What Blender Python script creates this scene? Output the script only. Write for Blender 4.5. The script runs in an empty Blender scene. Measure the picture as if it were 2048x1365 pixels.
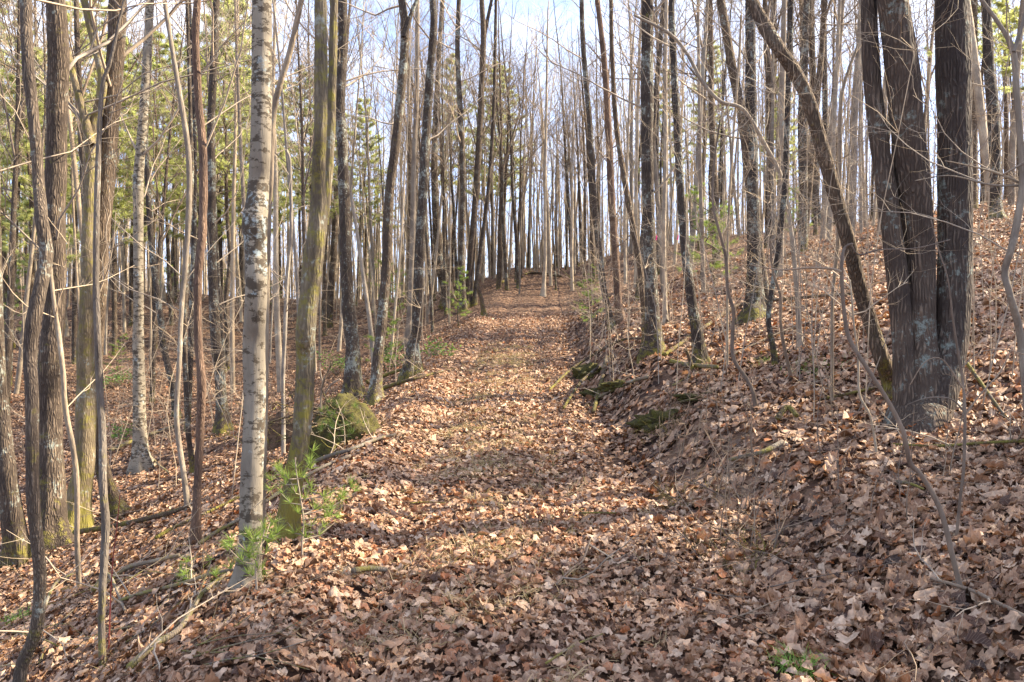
import bpy, math, random
import numpy as np
from mathutils import Vector

# ------------------------------------------------------------------ camera, sky, sun, exposure
SC = bpy.context.scene
FPX, CX, CY, EYE = 1536.0, 1024.0, 682.5, 1.6
cam = bpy.data.cameras.new('camera'); camo = bpy.data.objects.new('camera', cam)
SC.collection.objects.link(camo); SC.camera = camo
camo.location = (0, 0, EYE); camo.rotation_euler = (math.radians(90), 0, 0)
cam.sensor_width = 36; cam.lens = 27; cam.clip_end = 2000; cam.clip_start = 0.05

SUN_AZ, SUN_EL = 76.0, 37.0      # azimuth clockwise from the view direction
W = bpy.data.worlds.new('World'); SC.world = W; W.use_nodes = True
wn, wl = W.node_tree.nodes, W.node_tree.links
bg = wn['Background']
sky = wn.new('ShaderNodeTexSky'); sky.sky_type = 'NISHITA'; sky.sun_disc = False
sky.sun_elevation = math.radians(SUN_EL); sky.sun_rotation = math.radians(SUN_AZ)
sky.air_density = 1.0; sky.dust_density = 0.6; sky.ozone_density = 2.0
tc = wn.new('ShaderNodeTexCoord'); mp = wn.new('ShaderNodeMapping'); mp.inputs['Scale'].default_value = (1.0, 1.0, 2.6)
nz = wn.new('ShaderNodeTexNoise'); nz.inputs['Scale'].default_value = 2.6; nz.inputs['Detail'].default_value = 7; nz.inputs['Roughness'].default_value = .6
rp = wn.new('ShaderNodeValToRGB'); rp.color_ramp.elements[0].position = .42; rp.color_ramp.elements[1].position = .68
mx = wn.new('ShaderNodeMix'); mx.data_type = 'RGBA'; mx.inputs['B'].default_value = (4.9, 5.1, 5.7, 1)
tint = wn.new('ShaderNodeMix'); tint.data_type = 'RGBA'; tint.blend_type = 'MULTIPLY'; tint.inputs['Factor'].default_value = 1
tint.inputs['B'].default_value = (1.5, 1.28, 1.25, 1)
wl.new(tc.outputs['Generated'], mp.inputs['Vector']); wl.new(mp.outputs['Vector'], nz.inputs['Vector'])
wl.new(nz.outputs['Fac'], rp.inputs['Fac']); wl.new(rp.outputs['Color'], mx.inputs['Factor'])
wl.new(sky.outputs['Color'], tint.inputs['A']); 
sx = wn.new('ShaderNodeSeparateXYZ'); wl.new(tc.outputs['Generated'], sx.inputs[0])
hr = wn.new('ShaderNodeValToRGB'); hr.color_ramp.elements[0].color = (.50, .62, .86, 1); hr.color_ramp.elements[0].position = .0; hr.color_ramp.elements[1].color = (1, 1, 1, 1); hr.color_ramp.elements[1].position = .38
h2 = wn.new('ShaderNodeMix'); h2.data_type = 'RGBA'; h2.blend_type = 'MULTIPLY'; h2.inputs['Factor'].default_value = 1
wl.new(sx.outputs['Z'], hr.inputs['Fac']); wl.new(tint.outputs['Result'], mx.inputs['A']); wl.new(mx.outputs['Result'], h2.inputs['A']); wl.new(hr.outputs['Color'], h2.inputs['B'])
wl.new(h2.outputs['Result'], bg.inputs['Color']); bg.inputs['Strength'].default_value = 0.10

sl = bpy.data.lights.new('sun', 'SUN'); sl.energy = 4.9; sl.angle = math.radians(.8); sl.color = (1, .87, .66)
so = bpy.data.objects.new('sun', sl); SC.collection.objects.link(so)
az, el = math.radians(SUN_AZ), math.radians(SUN_EL)
sdir = Vector((math.sin(az)*math.cos(el), math.cos(az)*math.cos(el), math.sin(el)))
so.rotation_euler = sdir.to_track_quat('Z', 'Y').to_euler()
SC.view_settings.view_transform = 'Standard'; SC.view_settings.look = 'None'
SC.view_settings.gamma = 1; SC.view_settings.exposure = 2.0

rng = np.random.default_rng(11); rnd = random.Random(5)

# ------------------------------------------------------------------ helpers
def link(o): SC.collection.objects.link(o); return o
def tag(o, label=None, cat=None, group=None, kind=None):
    if label: o['label'] = label
    if cat: o['category'] = cat
    if group: o['group'] = group
    if kind: o['kind'] = kind
    return o
def empty(name, loc):
    o = bpy.data.objects.new(name, None); o.location = loc; o.empty_display_size = .2; return link(o)
def mesh_obj(name, V, F, mat, parent=None, smooth=True, attr=None):
    """V (n,3); F list of face-index arrays, each (m,k)"""
    me = bpy.data.meshes.new(name)
    V = np.asarray(V, np.float32)
    F = [np.asarray(f, np.int32) for f in (F if isinstance(F, list) else [F]) if len(f)]
    me.vertices.add(len(V)); me.vertices.foreach_set('co', V.ravel())
    idx = np.concatenate([f.ravel() for f in F]); cnt = np.concatenate([np.full(len(f), f.shape[1]) for f in F])
    me.loops.add(len(idx)); me.loops.foreach_set('vertex_index', idx)
    st = np.concatenate([[0], np.cumsum(cnt)[:-1]]).astype(np.int32)
    me.polygons.add(len(cnt)); me.polygons.foreach_set('loop_start', st); me.polygons.foreach_set('loop_total', cnt.astype(np.int32))
    me.update(calc_edges=True)
    if smooth: me.polygons.foreach_set('use_smooth', np.ones(len(cnt), bool))
    if attr is not None:
        for k, a in attr.items():
            at_ = me.attributes.new(k, 'FLOAT_VECTOR', 'POINT'); at_.data.foreach_set('vector', np.asarray(a, np.float32).ravel())
    me.materials.append(mat)
    o = bpy.data.objects.new(name, me); link(o)
    if parent is not None: o.parent = parent
    return o
def sm(x): x = np.clip(x, 0, 1); return x*x*(3-2*x)

class Tubes:
    """collects tapered tubes and builds them as ONE mesh"""
    def __init__(s): s.d = {}
    def add(s, P, R, seg=3): s.d.setdefault((len(P), seg), []).append((np.asarray(P, float), np.asarray(R, float)))
    def build(s, V0=None, F0=None):
        VV, FF, off = [], [], 0
        for (n, seg), L in s.d.items():
            P = np.stack([a for a, b in L]); R = np.stack([b for a, b in L]); B = len(L)
            T = np.gradient(P, axis=1); T /= np.linalg.norm(T, axis=2, keepdims=True)+1e-9
            m = T.mean(1); ref = np.where(np.abs(m[:, 2:3]) > .8, np.array([[1., 0, 0]]), np.array([[0, 0, 1.]]))[:, None, :]
            N = np.cross(T, np.broadcast_to(ref, T.shape)); N /= np.linalg.norm(N, axis=2, keepdims=True)+1e-9
            Bn = np.cross(T, N); a = np.arange(seg)*2*math.pi/seg
            ring = P[:, :, None, :] + R[:, :, None, None]*(np.cos(a)[None, None, :, None]*N[:, :, None, :] + np.sin(a)[None, None, :, None]*Bn[:, :, None, :])
            VV.append(ring.reshape(-1, 3))
            i = np.arange(n-1)[:, None]*seg; j = np.arange(seg)[None, :]; j2 = (j+1) % seg
            q = np.stack([i+j, i+j2, i+seg+j2, i+seg+j], -1).reshape(-1, 4)
            q = q[None] + (np.arange(B)*n*seg)[:, None, None] + off
            FF.append(q.reshape(-1, 4)); off += B*n*seg
        return np.concatenate(VV), [np.concatenate(FF)]
    def obj(s, name, mat, parent=None):
        if not s.d: return None
        V, F = s.build(); return mesh_obj(name, V, F, mat, parent)

def catmull(P, per):
    P = np.asarray(P, float); Q = np.vstack([2*P[0]-P[1], P, 2*P[-1]-P[-2]]); out = []
    t = np.linspace(0, 1, per, endpoint=False)[:, None]
    for i in range(1, len(Q)-2):
        a, b, c, d = Q[i-1], Q[i], Q[i+1], Q[i+2]
        out.append(.5*((2*b)+(-a+c)*t+(2*a-5*b+4*c-d)*t*t+(-a+3*b-3*c+d)*t**3))
    out.append(Q[-2][None]); return np.vstack(out)
def resample(P, R, step):
    L = np.concatenate([[0], np.cumsum(np.linalg.norm(np.diff(P, axis=0), axis=1))])
    n = max(3, int(L[-1]/step)+1); s = np.linspace(0, L[-1], n)
    return np.stack([np.interp(s, L, P[:, k]) for k in range(3)], 1), np.interp(s, L, R), s
_nd = rng.normal(size=(10, 3)); _np = rng.uniform(0, 6.28, 10)
def snoise(P, f):
    v = 0
    for k in range(6): v = v + np.sin((P @ _nd[k])*f*(1+.35*k) + _np[k])/(1+.3*k)
    return v/3.2
def trunk_mesh(P, R, seg, step, rough=.06, flare=0., seed=0, lobes=5, sink=0.):
    """one tapered, slightly lumpy trunk with an optional root flare"""
    P, R, s = resample(P, R, step)
    T = np.gradient(P, axis=0); T /= np.linalg.norm(T, axis=1, keepdims=True)
    N = np.cross(T, np.array([0, 1., 0])); N /= np.linalg.norm(N, axis=1, keepdims=True); B = np.cross(T, N)
    a = np.arange(seg)*2*math.pi/seg
    D = np.cos(a)[None, :, None]*N[:, None, :] + np.sin(a)[None, :, None]*B[:, None, :]
    Q = P[:, None, :] + R[:, None, None]*D
    r0 = R.mean()
    k = 1 + rough*snoise(Q*np.array([1, 1, .35]) + seed*7.3, 1.1/r0) + rough*.6*snoise(Q*np.array([1, 1, .6])+seed*3.1, 3.2/r0) + rough*.8*snoise(np.stack([s*0, s*0, s], 1)+seed, .5/r0)[:, None]
    if flare: k = k + flare*np.exp(-np.clip(s-sink, 0, None)/(1.1*R[0]+.1))[:, None]*(1+.55*np.cos(lobes*a+seed)[None, :])
    Q = P[:, None, :] + (R[:, None]*k)[:, :, None]*D
    n = len(P); V = Q.reshape(-1, 3)
    i = np.arange(n-1)[:, None]*seg; j = np.arange(seg)[None, :]; j2 = (j+1) % seg
    F = np.stack([i+j, i+j2, i+seg+j2, i+seg+j], -1).reshape(-1, 4)
    c = len(V); V = np.vstack([V, P[-1]]); last = (n-1)*seg
    F3 = np.stack([last+np.arange(seg), last+(np.arange(seg)+1) % seg, np.full(seg, c)], 1)
    return V, [F, F3]
def unit(v): v = np.asarray(v, float); return v/(np.linalg.norm(v)+1e-9)
def grow(tb, p, d, L, r, lev, up=.25, wig=.16, seg=4, kids=4, rr=rng, drop=.0):
    """a branch and, recursively, its twigs"""
    n = 6 if lev > 0 else 4
    d = unit(d); pts = [np.array(p, float)]; st = L/(n-1)
    for k in range(n-1):
        d = unit(d + rr.normal(size=3)*wig + np.array([0, 0, up*.35 - drop*.3])); pts.append(pts[-1]+d*st)
    pts = np.array(pts); R = r*np.linspace(1, .32, n); tb.add(pts, R, seg)
    if lev > 0:
        for k in range(kids):
            f = rr.uniform(.2, .97)*(n-1); i = min(int(f), n-2); q = pts[i]+(pts[i+1]-pts[i])*(f-i)
            dd = unit(pts[i+1]-pts[i]); side = unit(np.cross(dd, rr.normal(size=3)))
            grow(tb, q, dd*.8+side*rr.uniform(.5, .95), L*rr.uniform(.3, .55), r*rr.uniform(.36, .52), lev-1, up, wig*1.15, 3, max(2, kids-1), rr, drop)

# ------------------------------------------------------------------ terrain
def trail_z(y): return np.interp(y, [-40, -5, 0, 3.4, 8.4, 12, 16, 22, 28, 32, 36, 40, 45, 50, 60, 80, 120, 400], [-3, -.3, 0, .1, .42, .78, 1.2, 2.0, 2.8, 3.4, 4.2, 5.15, 6.1, 6.25, 5.6, 3, -3, -8])
def trail_x(y): return np.interp(y, [-5, 3.4, 8.4, 16, 24, 32, 40], [.05, -.02, -.25, -.1, .25, .75, 1.6])
_tw = np.random.default_rng(3); _ta = _tw.normal(size=(14, 2)); _tp = _tw.uniform(0, 6.28, 14)
def bumps(x, y, f, n=7):
    v = 0
    for k in range(n): v = v + np.sin((x*_ta[k, 0]+y*_ta[k, 1])*f*(1+.4*k)+_tp[k])/(1+.5*k)
    return v/2.5
def zsm(y, w=1.3): return (trail_z(y-w)+2*trail_z(y)+trail_z(y+w)+trail_z(y-.5*w)*2+2*trail_z(y+.5*w))/8
def H(x, y):
    x = np.asarray(x, float); y = np.asarray(y, float)
    u = x - trail_x(y)
    z = zsm(y)
    bank = np.interp(y, [0, 5, 9, 12, 18, 24, 32], [.12, .22, .5, .64, .55, .35, .15])
    ur = np.clip(u-1.35+.16*bumps(x, y, 1.9)*sm((y-3)/4), 0, None)
    z = z + bank*sm(ur/1.0) + .28*np.clip(ur-.6, 0, 8.5)*sm(ur/1.2) + .2*np.clip(ur-9.1, 0, 40)
    z = z - .03*sm((u-.95)/.35)*(1-sm((u-1.4)/.4))*sm((y-5)/5)          # small ditch at the foot of the bank
    ul = np.clip(-u-1.25+.15*np.sin(y*.7), 0, None)
    z = z - 2.2*np.tanh(.45*ul*ul/(ul+.4)/2.2) + .045*np.clip(ul-9, 0, 60)
    z = z + .05*sm((-u-.7)/.5)*(1-sm((-u-1.5)/.6))
    cap = np.interp(y, [0, 45, 60, 90, 130, 400], [8.1, 7.9, 6.9, 3, -2, -7]); k = .9
    z = -k*np.log(np.exp(-z/k)+np.exp(-cap/k))
    off = sm((np.abs(u)-1.2)/1.2)
    z = z + off*(.05*bumps(x, y, 1.3)+.16*bumps(x+9, y, .35)) + .012*bumps(x, y, 4.5) + (1-off)*.03*bumps(x, y, .9)
    z = z - .05*np.exp(-((u+.65)/.2)**2) - .05*np.exp(-((u-.6)/.22)**2)
    return z
def at(px, py, d): return np.array([(px-CX)/FPX*d, d, EYE+(CY-py)/FPX*d])
def hit(px, py, dmax=70):
    d = np.arange(2.2, dmax, .03); x = (px-CX)/FPX*d; z = EYE+(CY-py)/FPX*d
    b = np.nonzero(z <= H(x, d))[0]
    return float(d[b[0]]) if len(b) else None
def project(p): return CX+p[0]/p[1]*FPX, CY-(p[2]-EYE)/p[1]*FPX

# ------------------------------------------------------------------ materials
def mat(name):
    m = bpy.data.materials.new(name); m.use_nodes = True; nt = m.node_tree
    b = nt.nodes['Principled BSDF']; b.inputs['Specular IOR Level'].default_value = .25
    return m, nt, b
def N(nt, t, **kw):
    n = nt.nodes.new(t)
    for k, v in kw.items():
        if hasattr(n, k): setattr(n, k, v)
        else: n.inputs[k.replace('_', ' ')].default_value = v
    return n
def ramp(nt, stops, src=None, interp='LINEAR'):
    r = nt.nodes.new('ShaderNodeValToRGB'); e = r.color_ramp.elements; r.color_ramp.interpolation = interp
    while len(e) < len(stops): e.new(.5)
    for i, (p, c) in enumerate(stops):
        e[i].position = p; e[i].color = (*c, 1) if len(c) == 3 else (c[0],)*3+(1,)
    if src is not None: nt.links.new(src, r.inputs['Fac'])
    return r
def mixc(nt, fac, a, b, blend='MIX'):
    m = nt.nodes.new('ShaderNodeMix'); m.data_type = 'RGBA'; m.blend_type = blend
    for s, v in (('Factor', fac), ('A', a), ('B', b)):
        if hasattr(v, 'is_linked'): nt.links.new(v, m.inputs[s])
        elif isinstance(v, (int, float)): m.inputs[s].default_value = v
        else: m.inputs[s].default_value = (*v, 1)
    return m.outputs['Result']
def math_(nt, op, a, b=0.):
    m = nt.nodes.new('ShaderNodeMath'); m.operation = op
    for i, v in enumerate((a, b)):
        if hasattr(v, 'is_linked'): nt.links.new(v, m.inputs[i])
        else: m.inputs[i].default_value = v
    return m.outputs[0]

def bark(name, dark, light, lichen=0., lcol=(.30, .32, .27), moss=0., scale=1., furrow=1., patch=None, patch_amt=.5, bump=.9):
    m, nt, b = mat(name); L = nt.links
    tcn = N(nt, 'ShaderNodeTexCoord'); oi = N(nt, 'ShaderNodeObjectInfo')
    ofs = N(nt, 'ShaderNodeVectorMath', operation='ADD'); L.new(tcn.outputs['Object'], ofs.inputs[0])
    sc = N(nt, 'ShaderNodeVectorMath', operation='SCALE'); L.new(oi.outputs['Location'], sc.inputs[0]); sc.inputs['Scale'].default_value = 3.7
    L.new(sc.outputs[0], ofs.inputs[1])
    mp1 = N(nt, 'ShaderNodeMapping'); mp1.inputs['Scale'].default_value = (1, 1, .12); L.new(ofs.outputs[0], mp1.inputs['Vector'])
    wn_ = N(nt, 'ShaderNodeTexNoise', Scale=9*scale, Detail=2.0); L.new(ofs.outputs[0], wn_.inputs['Vector'])
    wv = N(nt, 'ShaderNodeVectorMath', operation='SCALE'); L.new(wn_.outputs['Color'], wv.inputs[0]); wv.inputs['Scale'].default_value = .03/scale
    ad = N(nt, 'ShaderNodeVectorMath', operation='ADD'); L.new(mp1.outputs[0], ad.inputs[0]); L.new(wv.outputs[0], ad.inputs[1])
    vo = N(nt, 'ShaderNodeTexVoronoi', feature='DISTANCE_TO_EDGE', Scale=44*scale); L.new(ad.outputs[0], vo.inputs['Vector'])
    fur = ramp(nt, [(0., (0,)), (.13, (.25,)), (.32, (1,))], vo.outputs['Distance'])
    n2 = N(nt, 'ShaderNodeTexNoise', Scale=42*scale, Detail=6., Roughness=.65); L.new(mp1.outputs[0], n2.inputs['Vector'])
    hgt = mixc(nt, furrow, n2.outputs['Fac'], mixc(nt, .35, fur.outputs['Color'], n2.outputs['Fac']))
    big = N(nt, 'ShaderNodeTexNoise', Scale=3.2, Detail=4.); L.new(ofs.outputs[0], big.inputs['Vector'])
    col = mixc(nt, hgt, dark, light)
    col = mixc(nt, 1., col, ramp(nt, [(.3, (.62, .6, .6)), (.7, (1.25, 1.22, 1.15))], big.outputs['Fac']).outputs['Color'], 'MULTIPLY')
    col = mixc(nt, 1., col, ramp(nt, [(0., (.75, .75, .78)), (1., (1.3, 1.22, 1.1))], oi.outputs['Random']).outputs['Color'], 'MULTIPLY')
    if patch:
        mp2 = N(nt, 'ShaderNodeMapping'); mp2.inputs['Scale'].default_value = (1, 1, 1.9); L.new(ofs.outputs[0], mp2.inputs['Vector'])
        pn = N(nt, 'ShaderNodeTexNoise', Scale=11., Detail=8., Roughness=.72); L.new(mp2.outputs[0], pn.inputs['Vector'])
        pv = math_(nt, 'ADD', pn.outputs['Fac'], math_(nt, 'MULTIPLY', math_(nt, 'SUBTRACT', big.outputs['Fac'], .5), .45))
        pm = ramp(nt, [(.62-patch_amt*.2, (0,)), (.66-patch_amt*.2, (1,))], pv)
        col = mixc(nt, pm.outputs['Color'], col, patch)
    if lichen:
        ln = N(nt, 'ShaderNodeTexNoise', Scale=21., Detail=8., Roughness=.75); L.new(ofs.outputs[0], ln.inputs['Vector']); lv = math_(nt, 'ADD', ln.outputs['Fac'], math_(nt, 'MULTIPLY', math_(nt, 'SUBTRACT', big.outputs['Fac'], .52), .7))
        lm = ramp(nt, [(.66-lichen*.16, (0,)), (.74-lichen*.16, (1,))], lv)
        col = mixc(nt, math_(nt, 'MULTIPLY', lm.outputs['Color'], .8), col, lcol)
    if moss:
        mn = N(nt, 'ShaderNodeTexNoise', Scale=8., Detail=8., Roughness=.78); L.new(ofs.outputs[0], mn.inputs['Vector'])
        sp = N(nt, 'ShaderNodeSeparateXYZ'); L.new(tcn.outputs['Object'], sp.inputs[0])
        low = ramp(nt, [(0., (.16,)), (.3, (.06,)), (1., (0,))], math_(nt, 'MULTIPLY', sp.outputs['Z'], .9))
        mm = ramp(nt, [(.62-moss*.2, (0,)), (.74-moss*.2, (1,))], math_(nt, 'ADD', mn.outputs['Fac'], low.outputs['Color']))
        col = mixc(nt, math_(nt, 'MULTIPLY', mm.outputs['Color'], .85), col, (.19, .165, .03))
    L.new(col, b.inputs['Base Color']); b.inputs['Roughness'].default_value = .92
    bp = N(nt, 'ShaderNodeBump', Strength=bump, Distance=.022/scale); L.new(hgt, bp.inputs['Height']); L.new(bp.outputs[0], b.inputs['Normal'])
    return m
M = {}
M['oak'] = bark('bark_furrowed', (.035, .026, .02), (.22, .172, .13), lichen=.35, moss=.15)
M['oakbig'] = bark('bark_oak_lichened', (.04, .03, .026), (.185, .143, .11), lichen=.5, lcol=(.22, .25, .215), moss=0, scale=.85, bump=1.)
M['oakslim'] = bark('bark_slim', (.05, .038, .03), (.235, .19, .145), lichen=.4, moss=.1, scale=2.2)
M['dark'] = bark('bark_dark', (.04, .032, .028), (.15, .12, .094), lichen=.75, moss=.15)
M['pale'] = bark('bark_pale', (.14, .115, .088), (.40, .34, .265), lichen=.3, furrow=.3, bump=.5)
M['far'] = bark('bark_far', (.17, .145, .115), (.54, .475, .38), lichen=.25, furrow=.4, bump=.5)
M['beech'] = bark('bark_beech', (.19, .17, .135), (.33, .30, .24), lichen=.4, lcol=(.36, .41, .39), furrow=.08, patch=(.075, .058, .04), patch_amt=.58, bump=.35)
M['mossy'] = bark('bark_mossy', (.06, .045, .03), (.34, .285, .19), lichen=.4, moss=.64, furrow=.5, bump=.7)
M['red'] = bark('bark_reddish', (.06, .038, .028), (.26, .18, .135), furrow=.8, scale=1.7)
M['twig'] = bark('twig_bark', (.24, .20, .155), (.54, .46, .36), furrow=.2, bump=.2)
M['twigd'] = bark('twig_bark_dark', (.10, .078, .062), (.30, .24, .185), furrow=.2, bump=.2)
M['redtwig'] = bark('twig_red', (.25, .05, .04), (.5, .13, .09), furrow=.1, bump=.1)
M['dead'] = bark('dead_wood', (.10, .08, .062), (.34, .29, .23), lichen=.4, moss=.1, furrow=.5, scale=1.8)
M['rot'] = bark('rotten_wood', (.05, .036, .026), (.2, .15, .11), lichen=.3, moss=.3)

def needle_mat(name, a, b_, tr=.35):
    m, nt, b = mat(name); L = nt.links; oi = N(nt, 'ShaderNodeObjectInfo'); g = N(nt, 'ShaderNodeNewGeometry')
    r = ramp(nt, [(0, a), (1, b_)], math_(nt, 'FRACT', math_(nt, 'ADD', g.outputs['Random Per Island'], 0.)))
    L.new(r.outputs['Color'], b.inputs['Base Color']); b.inputs['Roughness'].default_value = .6
    t = N(nt, 'ShaderNodeBsdfTranslucent'); L.new(mixc(nt, .4, r.outputs['Color'], (.55, .62, .14)), t.inputs['Color'])
    mxs = N(nt, 'ShaderNodeMixShader'); mxs.inputs[0].default_value = tr; L.new(b.outputs[0], mxs.inputs[1]); L.new(t.outputs[0], mxs.inputs[2])
    L.new(mxs.outputs[0], nt.nodes['Material Output'].inputs['Surface']); return m
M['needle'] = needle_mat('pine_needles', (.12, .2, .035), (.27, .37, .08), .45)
M['needlefar'] = needle_mat('pine_needles_sunlit', (.36, .38, .16), (.56, .56, .28), .68)  # backlit sun on the tall pines put into a paler needle colour
M['needleshade'] = needle_mat('pine_needles_painted_shade', (.04, .09, .02), (.09, .16, .035), .3)  # same needles, with the shade at the root mound put into the colour
M['leafgreen'] = needle_mat('green_leaves', (.05, .12, .03), (.12, .24, .05))
M['grass'] = needle_mat('green_grass', (.08, .2, .03), (.2, .36, .08))
M['straw'] = needle_mat('straw', (.30, .21, .11), (.5, .37, .21), .2)
M['strawdark'] = needle_mat('dead_needles', (.10, .06, .025), (.26, .18, .07), .1)

def leaf_mat():
    m, nt, b = mat('dead_leaf'); L = nt.links
    a = N(nt, 'ShaderNodeAttribute', attribute_name='luv'); s = N(nt, 'ShaderNodeSeparateXYZ'); L.new(a.outputs['Vector'], s.inputs[0])
    base = ramp(nt, [(0, (.04, .02, .013)), (.18, (.11, .052, .03)), (.34, (.24, .125, .066)), (.48, (.38, .22, .125)), (.62, (.37, .235, .145)),
                     (.76, (.52, .355, .235)), (.9, (.62, .46, .32)), (1, (.42, .16, .06))], s.outputs['Z'])
    nn = N(nt, 'ShaderNodeTexNoise', Scale=34., Detail=4.); gm = N(nt, 'ShaderNodeNewGeometry'); L.new(gm.outputs['Position'], nn.inputs['Vector'])
    col = mixc(nt, 1., base.outputs['Color'], ramp(nt, [(.3, (.66, .62, .6)), (.72, (1.22, 1.2, 1.18))], nn.outputs['Fac']).outputs['Color'], 'MULTIPLY')
    at_ = math_(nt, 'ABSOLUTE', s.outputs['Y'])
    mid = ramp(nt, [(0, (1,)), (.05, (1,)), (.1, (0,))], at_)
    vv = math_(nt, 'SINE', math_(nt, 'MULTIPLY', math_(nt, 'SUBTRACT', s.outputs['X'], math_(nt, 'MULTIPLY', at_, .22)), 62.))
    vr = ramp(nt, [(.8, (0,)), (1., (.6,))], vv)
    v = math_(nt, 'MAXIMUM', mid.outputs['Color'], vr.outputs['Color'])
    col = mixc(nt, math_(nt, 'MULTIPLY', v, .45), col, (.55, .40, .27))
    L.new(col, b.inputs['Base Color']); b.inputs['Roughness'].default_value = .55; b.inputs['Specular IOR Level'].default_value = .35
    bp = N(nt, 'ShaderNodeBump', Strength=.5, Distance=.004); L.new(v, bp.inputs['Height']); L.new(bp.outputs[0], b.inputs['Normal'])
    t = N(nt, 'ShaderNodeBsdfTranslucent'); L.new(mixc(nt, 1., col, (1., .75, .5), 'MULTIPLY'), t.inputs['Color'])
    mxs = N(nt, 'ShaderNodeMixShader'); mxs.inputs[0].default_value = .16; L.new(b.outputs[0], mxs.inputs[1]); L.new(t.outputs[0], mxs.inputs[2])
    L.new(mxs.outputs[0], nt.nodes['Material Output'].inputs['Surface']); return m
M['leaf'] = leaf_mat()
def ground_mat():
    m, nt, b = mat('forest_floor'); L = nt.links; g = N(nt, 'ShaderNodeNewGeometry')
    v = N(nt, 'ShaderNodeTexVoronoi', Scale=11.); L.new(g.outputs['Position'], v.inputs['Vector'])
    s = N(nt, 'ShaderNodeSeparateXYZ'); L.new(v.outputs['Color'], s.inputs[0])
    c = ramp(nt, [(0, (.04, .02, .013)), (.4, (.12, .065, .04)), (.75, (.22, .13, .08)), (1, (.34, .22, .14))], s.outputs['X'])
    n = N(nt, 'ShaderNodeTexNoise', Scale=60., Detail=4.); L.new(g.outputs['Position'], n.inputs['Vector'])
    col = mixc(nt, 1., c.outputs['Color'], ramp(nt, [(.3, (.5,)), (.75, (1.1,))], n.outputs['Fac']).outputs['Color'], 'MULTIPLY')
    L.new(col, b.inputs['Base Color']); b.inputs['Roughness'].default_value = 1
    bp = N(nt, 'ShaderNodeBump', Strength=1., Distance=.05); L.new(v.outputs['Distance'], bp.inputs['Height']); L.new(bp.outputs[0], b.inputs['Normal'])
    return m
M['ground'] = ground_mat()
def simple(name, c1, c2, sc=20., rough=.9, bump=.5, dist=.01):
    m, nt, b = mat(name); L = nt.links; t = N(nt, 'ShaderNodeTexCoord'); n = N(nt, 'ShaderNodeTexNoise', Scale=sc, Detail=6., Roughness=.7); L.new(t.outputs['Object'], n.inputs['Vector'])
    c = ramp(nt, [(.35, c1), (.65, c2)], n.outputs['Fac']); L.new(c.outputs['Color'], b.inputs['Base Color']); b.inputs['Roughness'].default_value = rough
    bp = N(nt, 'ShaderNodeBump', Strength=bump, Distance=dist); L.new(n.outputs['Fac'], bp.inputs['Height']); L.new(bp.outputs[0], b.inputs['Normal']); return m
M['soil'] = simple('bare_soil', (.06, .04, .025), (.2, .12, .07), 14, bump=1, dist=.05)
M['moss'] = simple('moss', (.04, .03, .018), (.11, .10, .02), 18, bump=1, dist=.04)
M['pink'] = simple('pink_tape', (.8, .04, .2), (.9, .06, .3), 3, .4, 0)

# ------------------------------------------------------------------ the ground
def axis(lo, hi, n, k):
    t = np.linspace(-1, 1, n); return np.where(t < 0, -lo*np.sinh(k*t)/np.sinh(k)*-1*-1, hi*np.sinh(k*t)/np.sinh(k))
gx = axis(-400., 400., 420, 6.2); gx = np.where(np.linspace(-1, 1, 420) < 0, -400*np.sinh(6.2*-np.linspace(-1, 1, 420))/np.sinh(6.2), gx)
gy = np.concatenate([np.linspace(-60, 1.5, 40, endpoint=False), 1.5+(np.exp(np.linspace(0, 5.2, 420))-1)/(np.exp(5.2)-1)*420])
X, Y = np.meshgrid(gx, gy); Z = H(X, Y) - .02
V = np.stack([X, Y, Z], -1).reshape(-1, 3); nx_ = len(gx); i = np.arange(len(gy)-1)[:, None]*nx_; j = np.arange(nx_-1)[None]
F = np.stack([i+j, i+j+1, i+nx_+j+1, i+nx_+j], -1).reshape(-1, 4)
tag(mesh_obj('ground', V, F, M['ground']), kind='structure')

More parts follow.
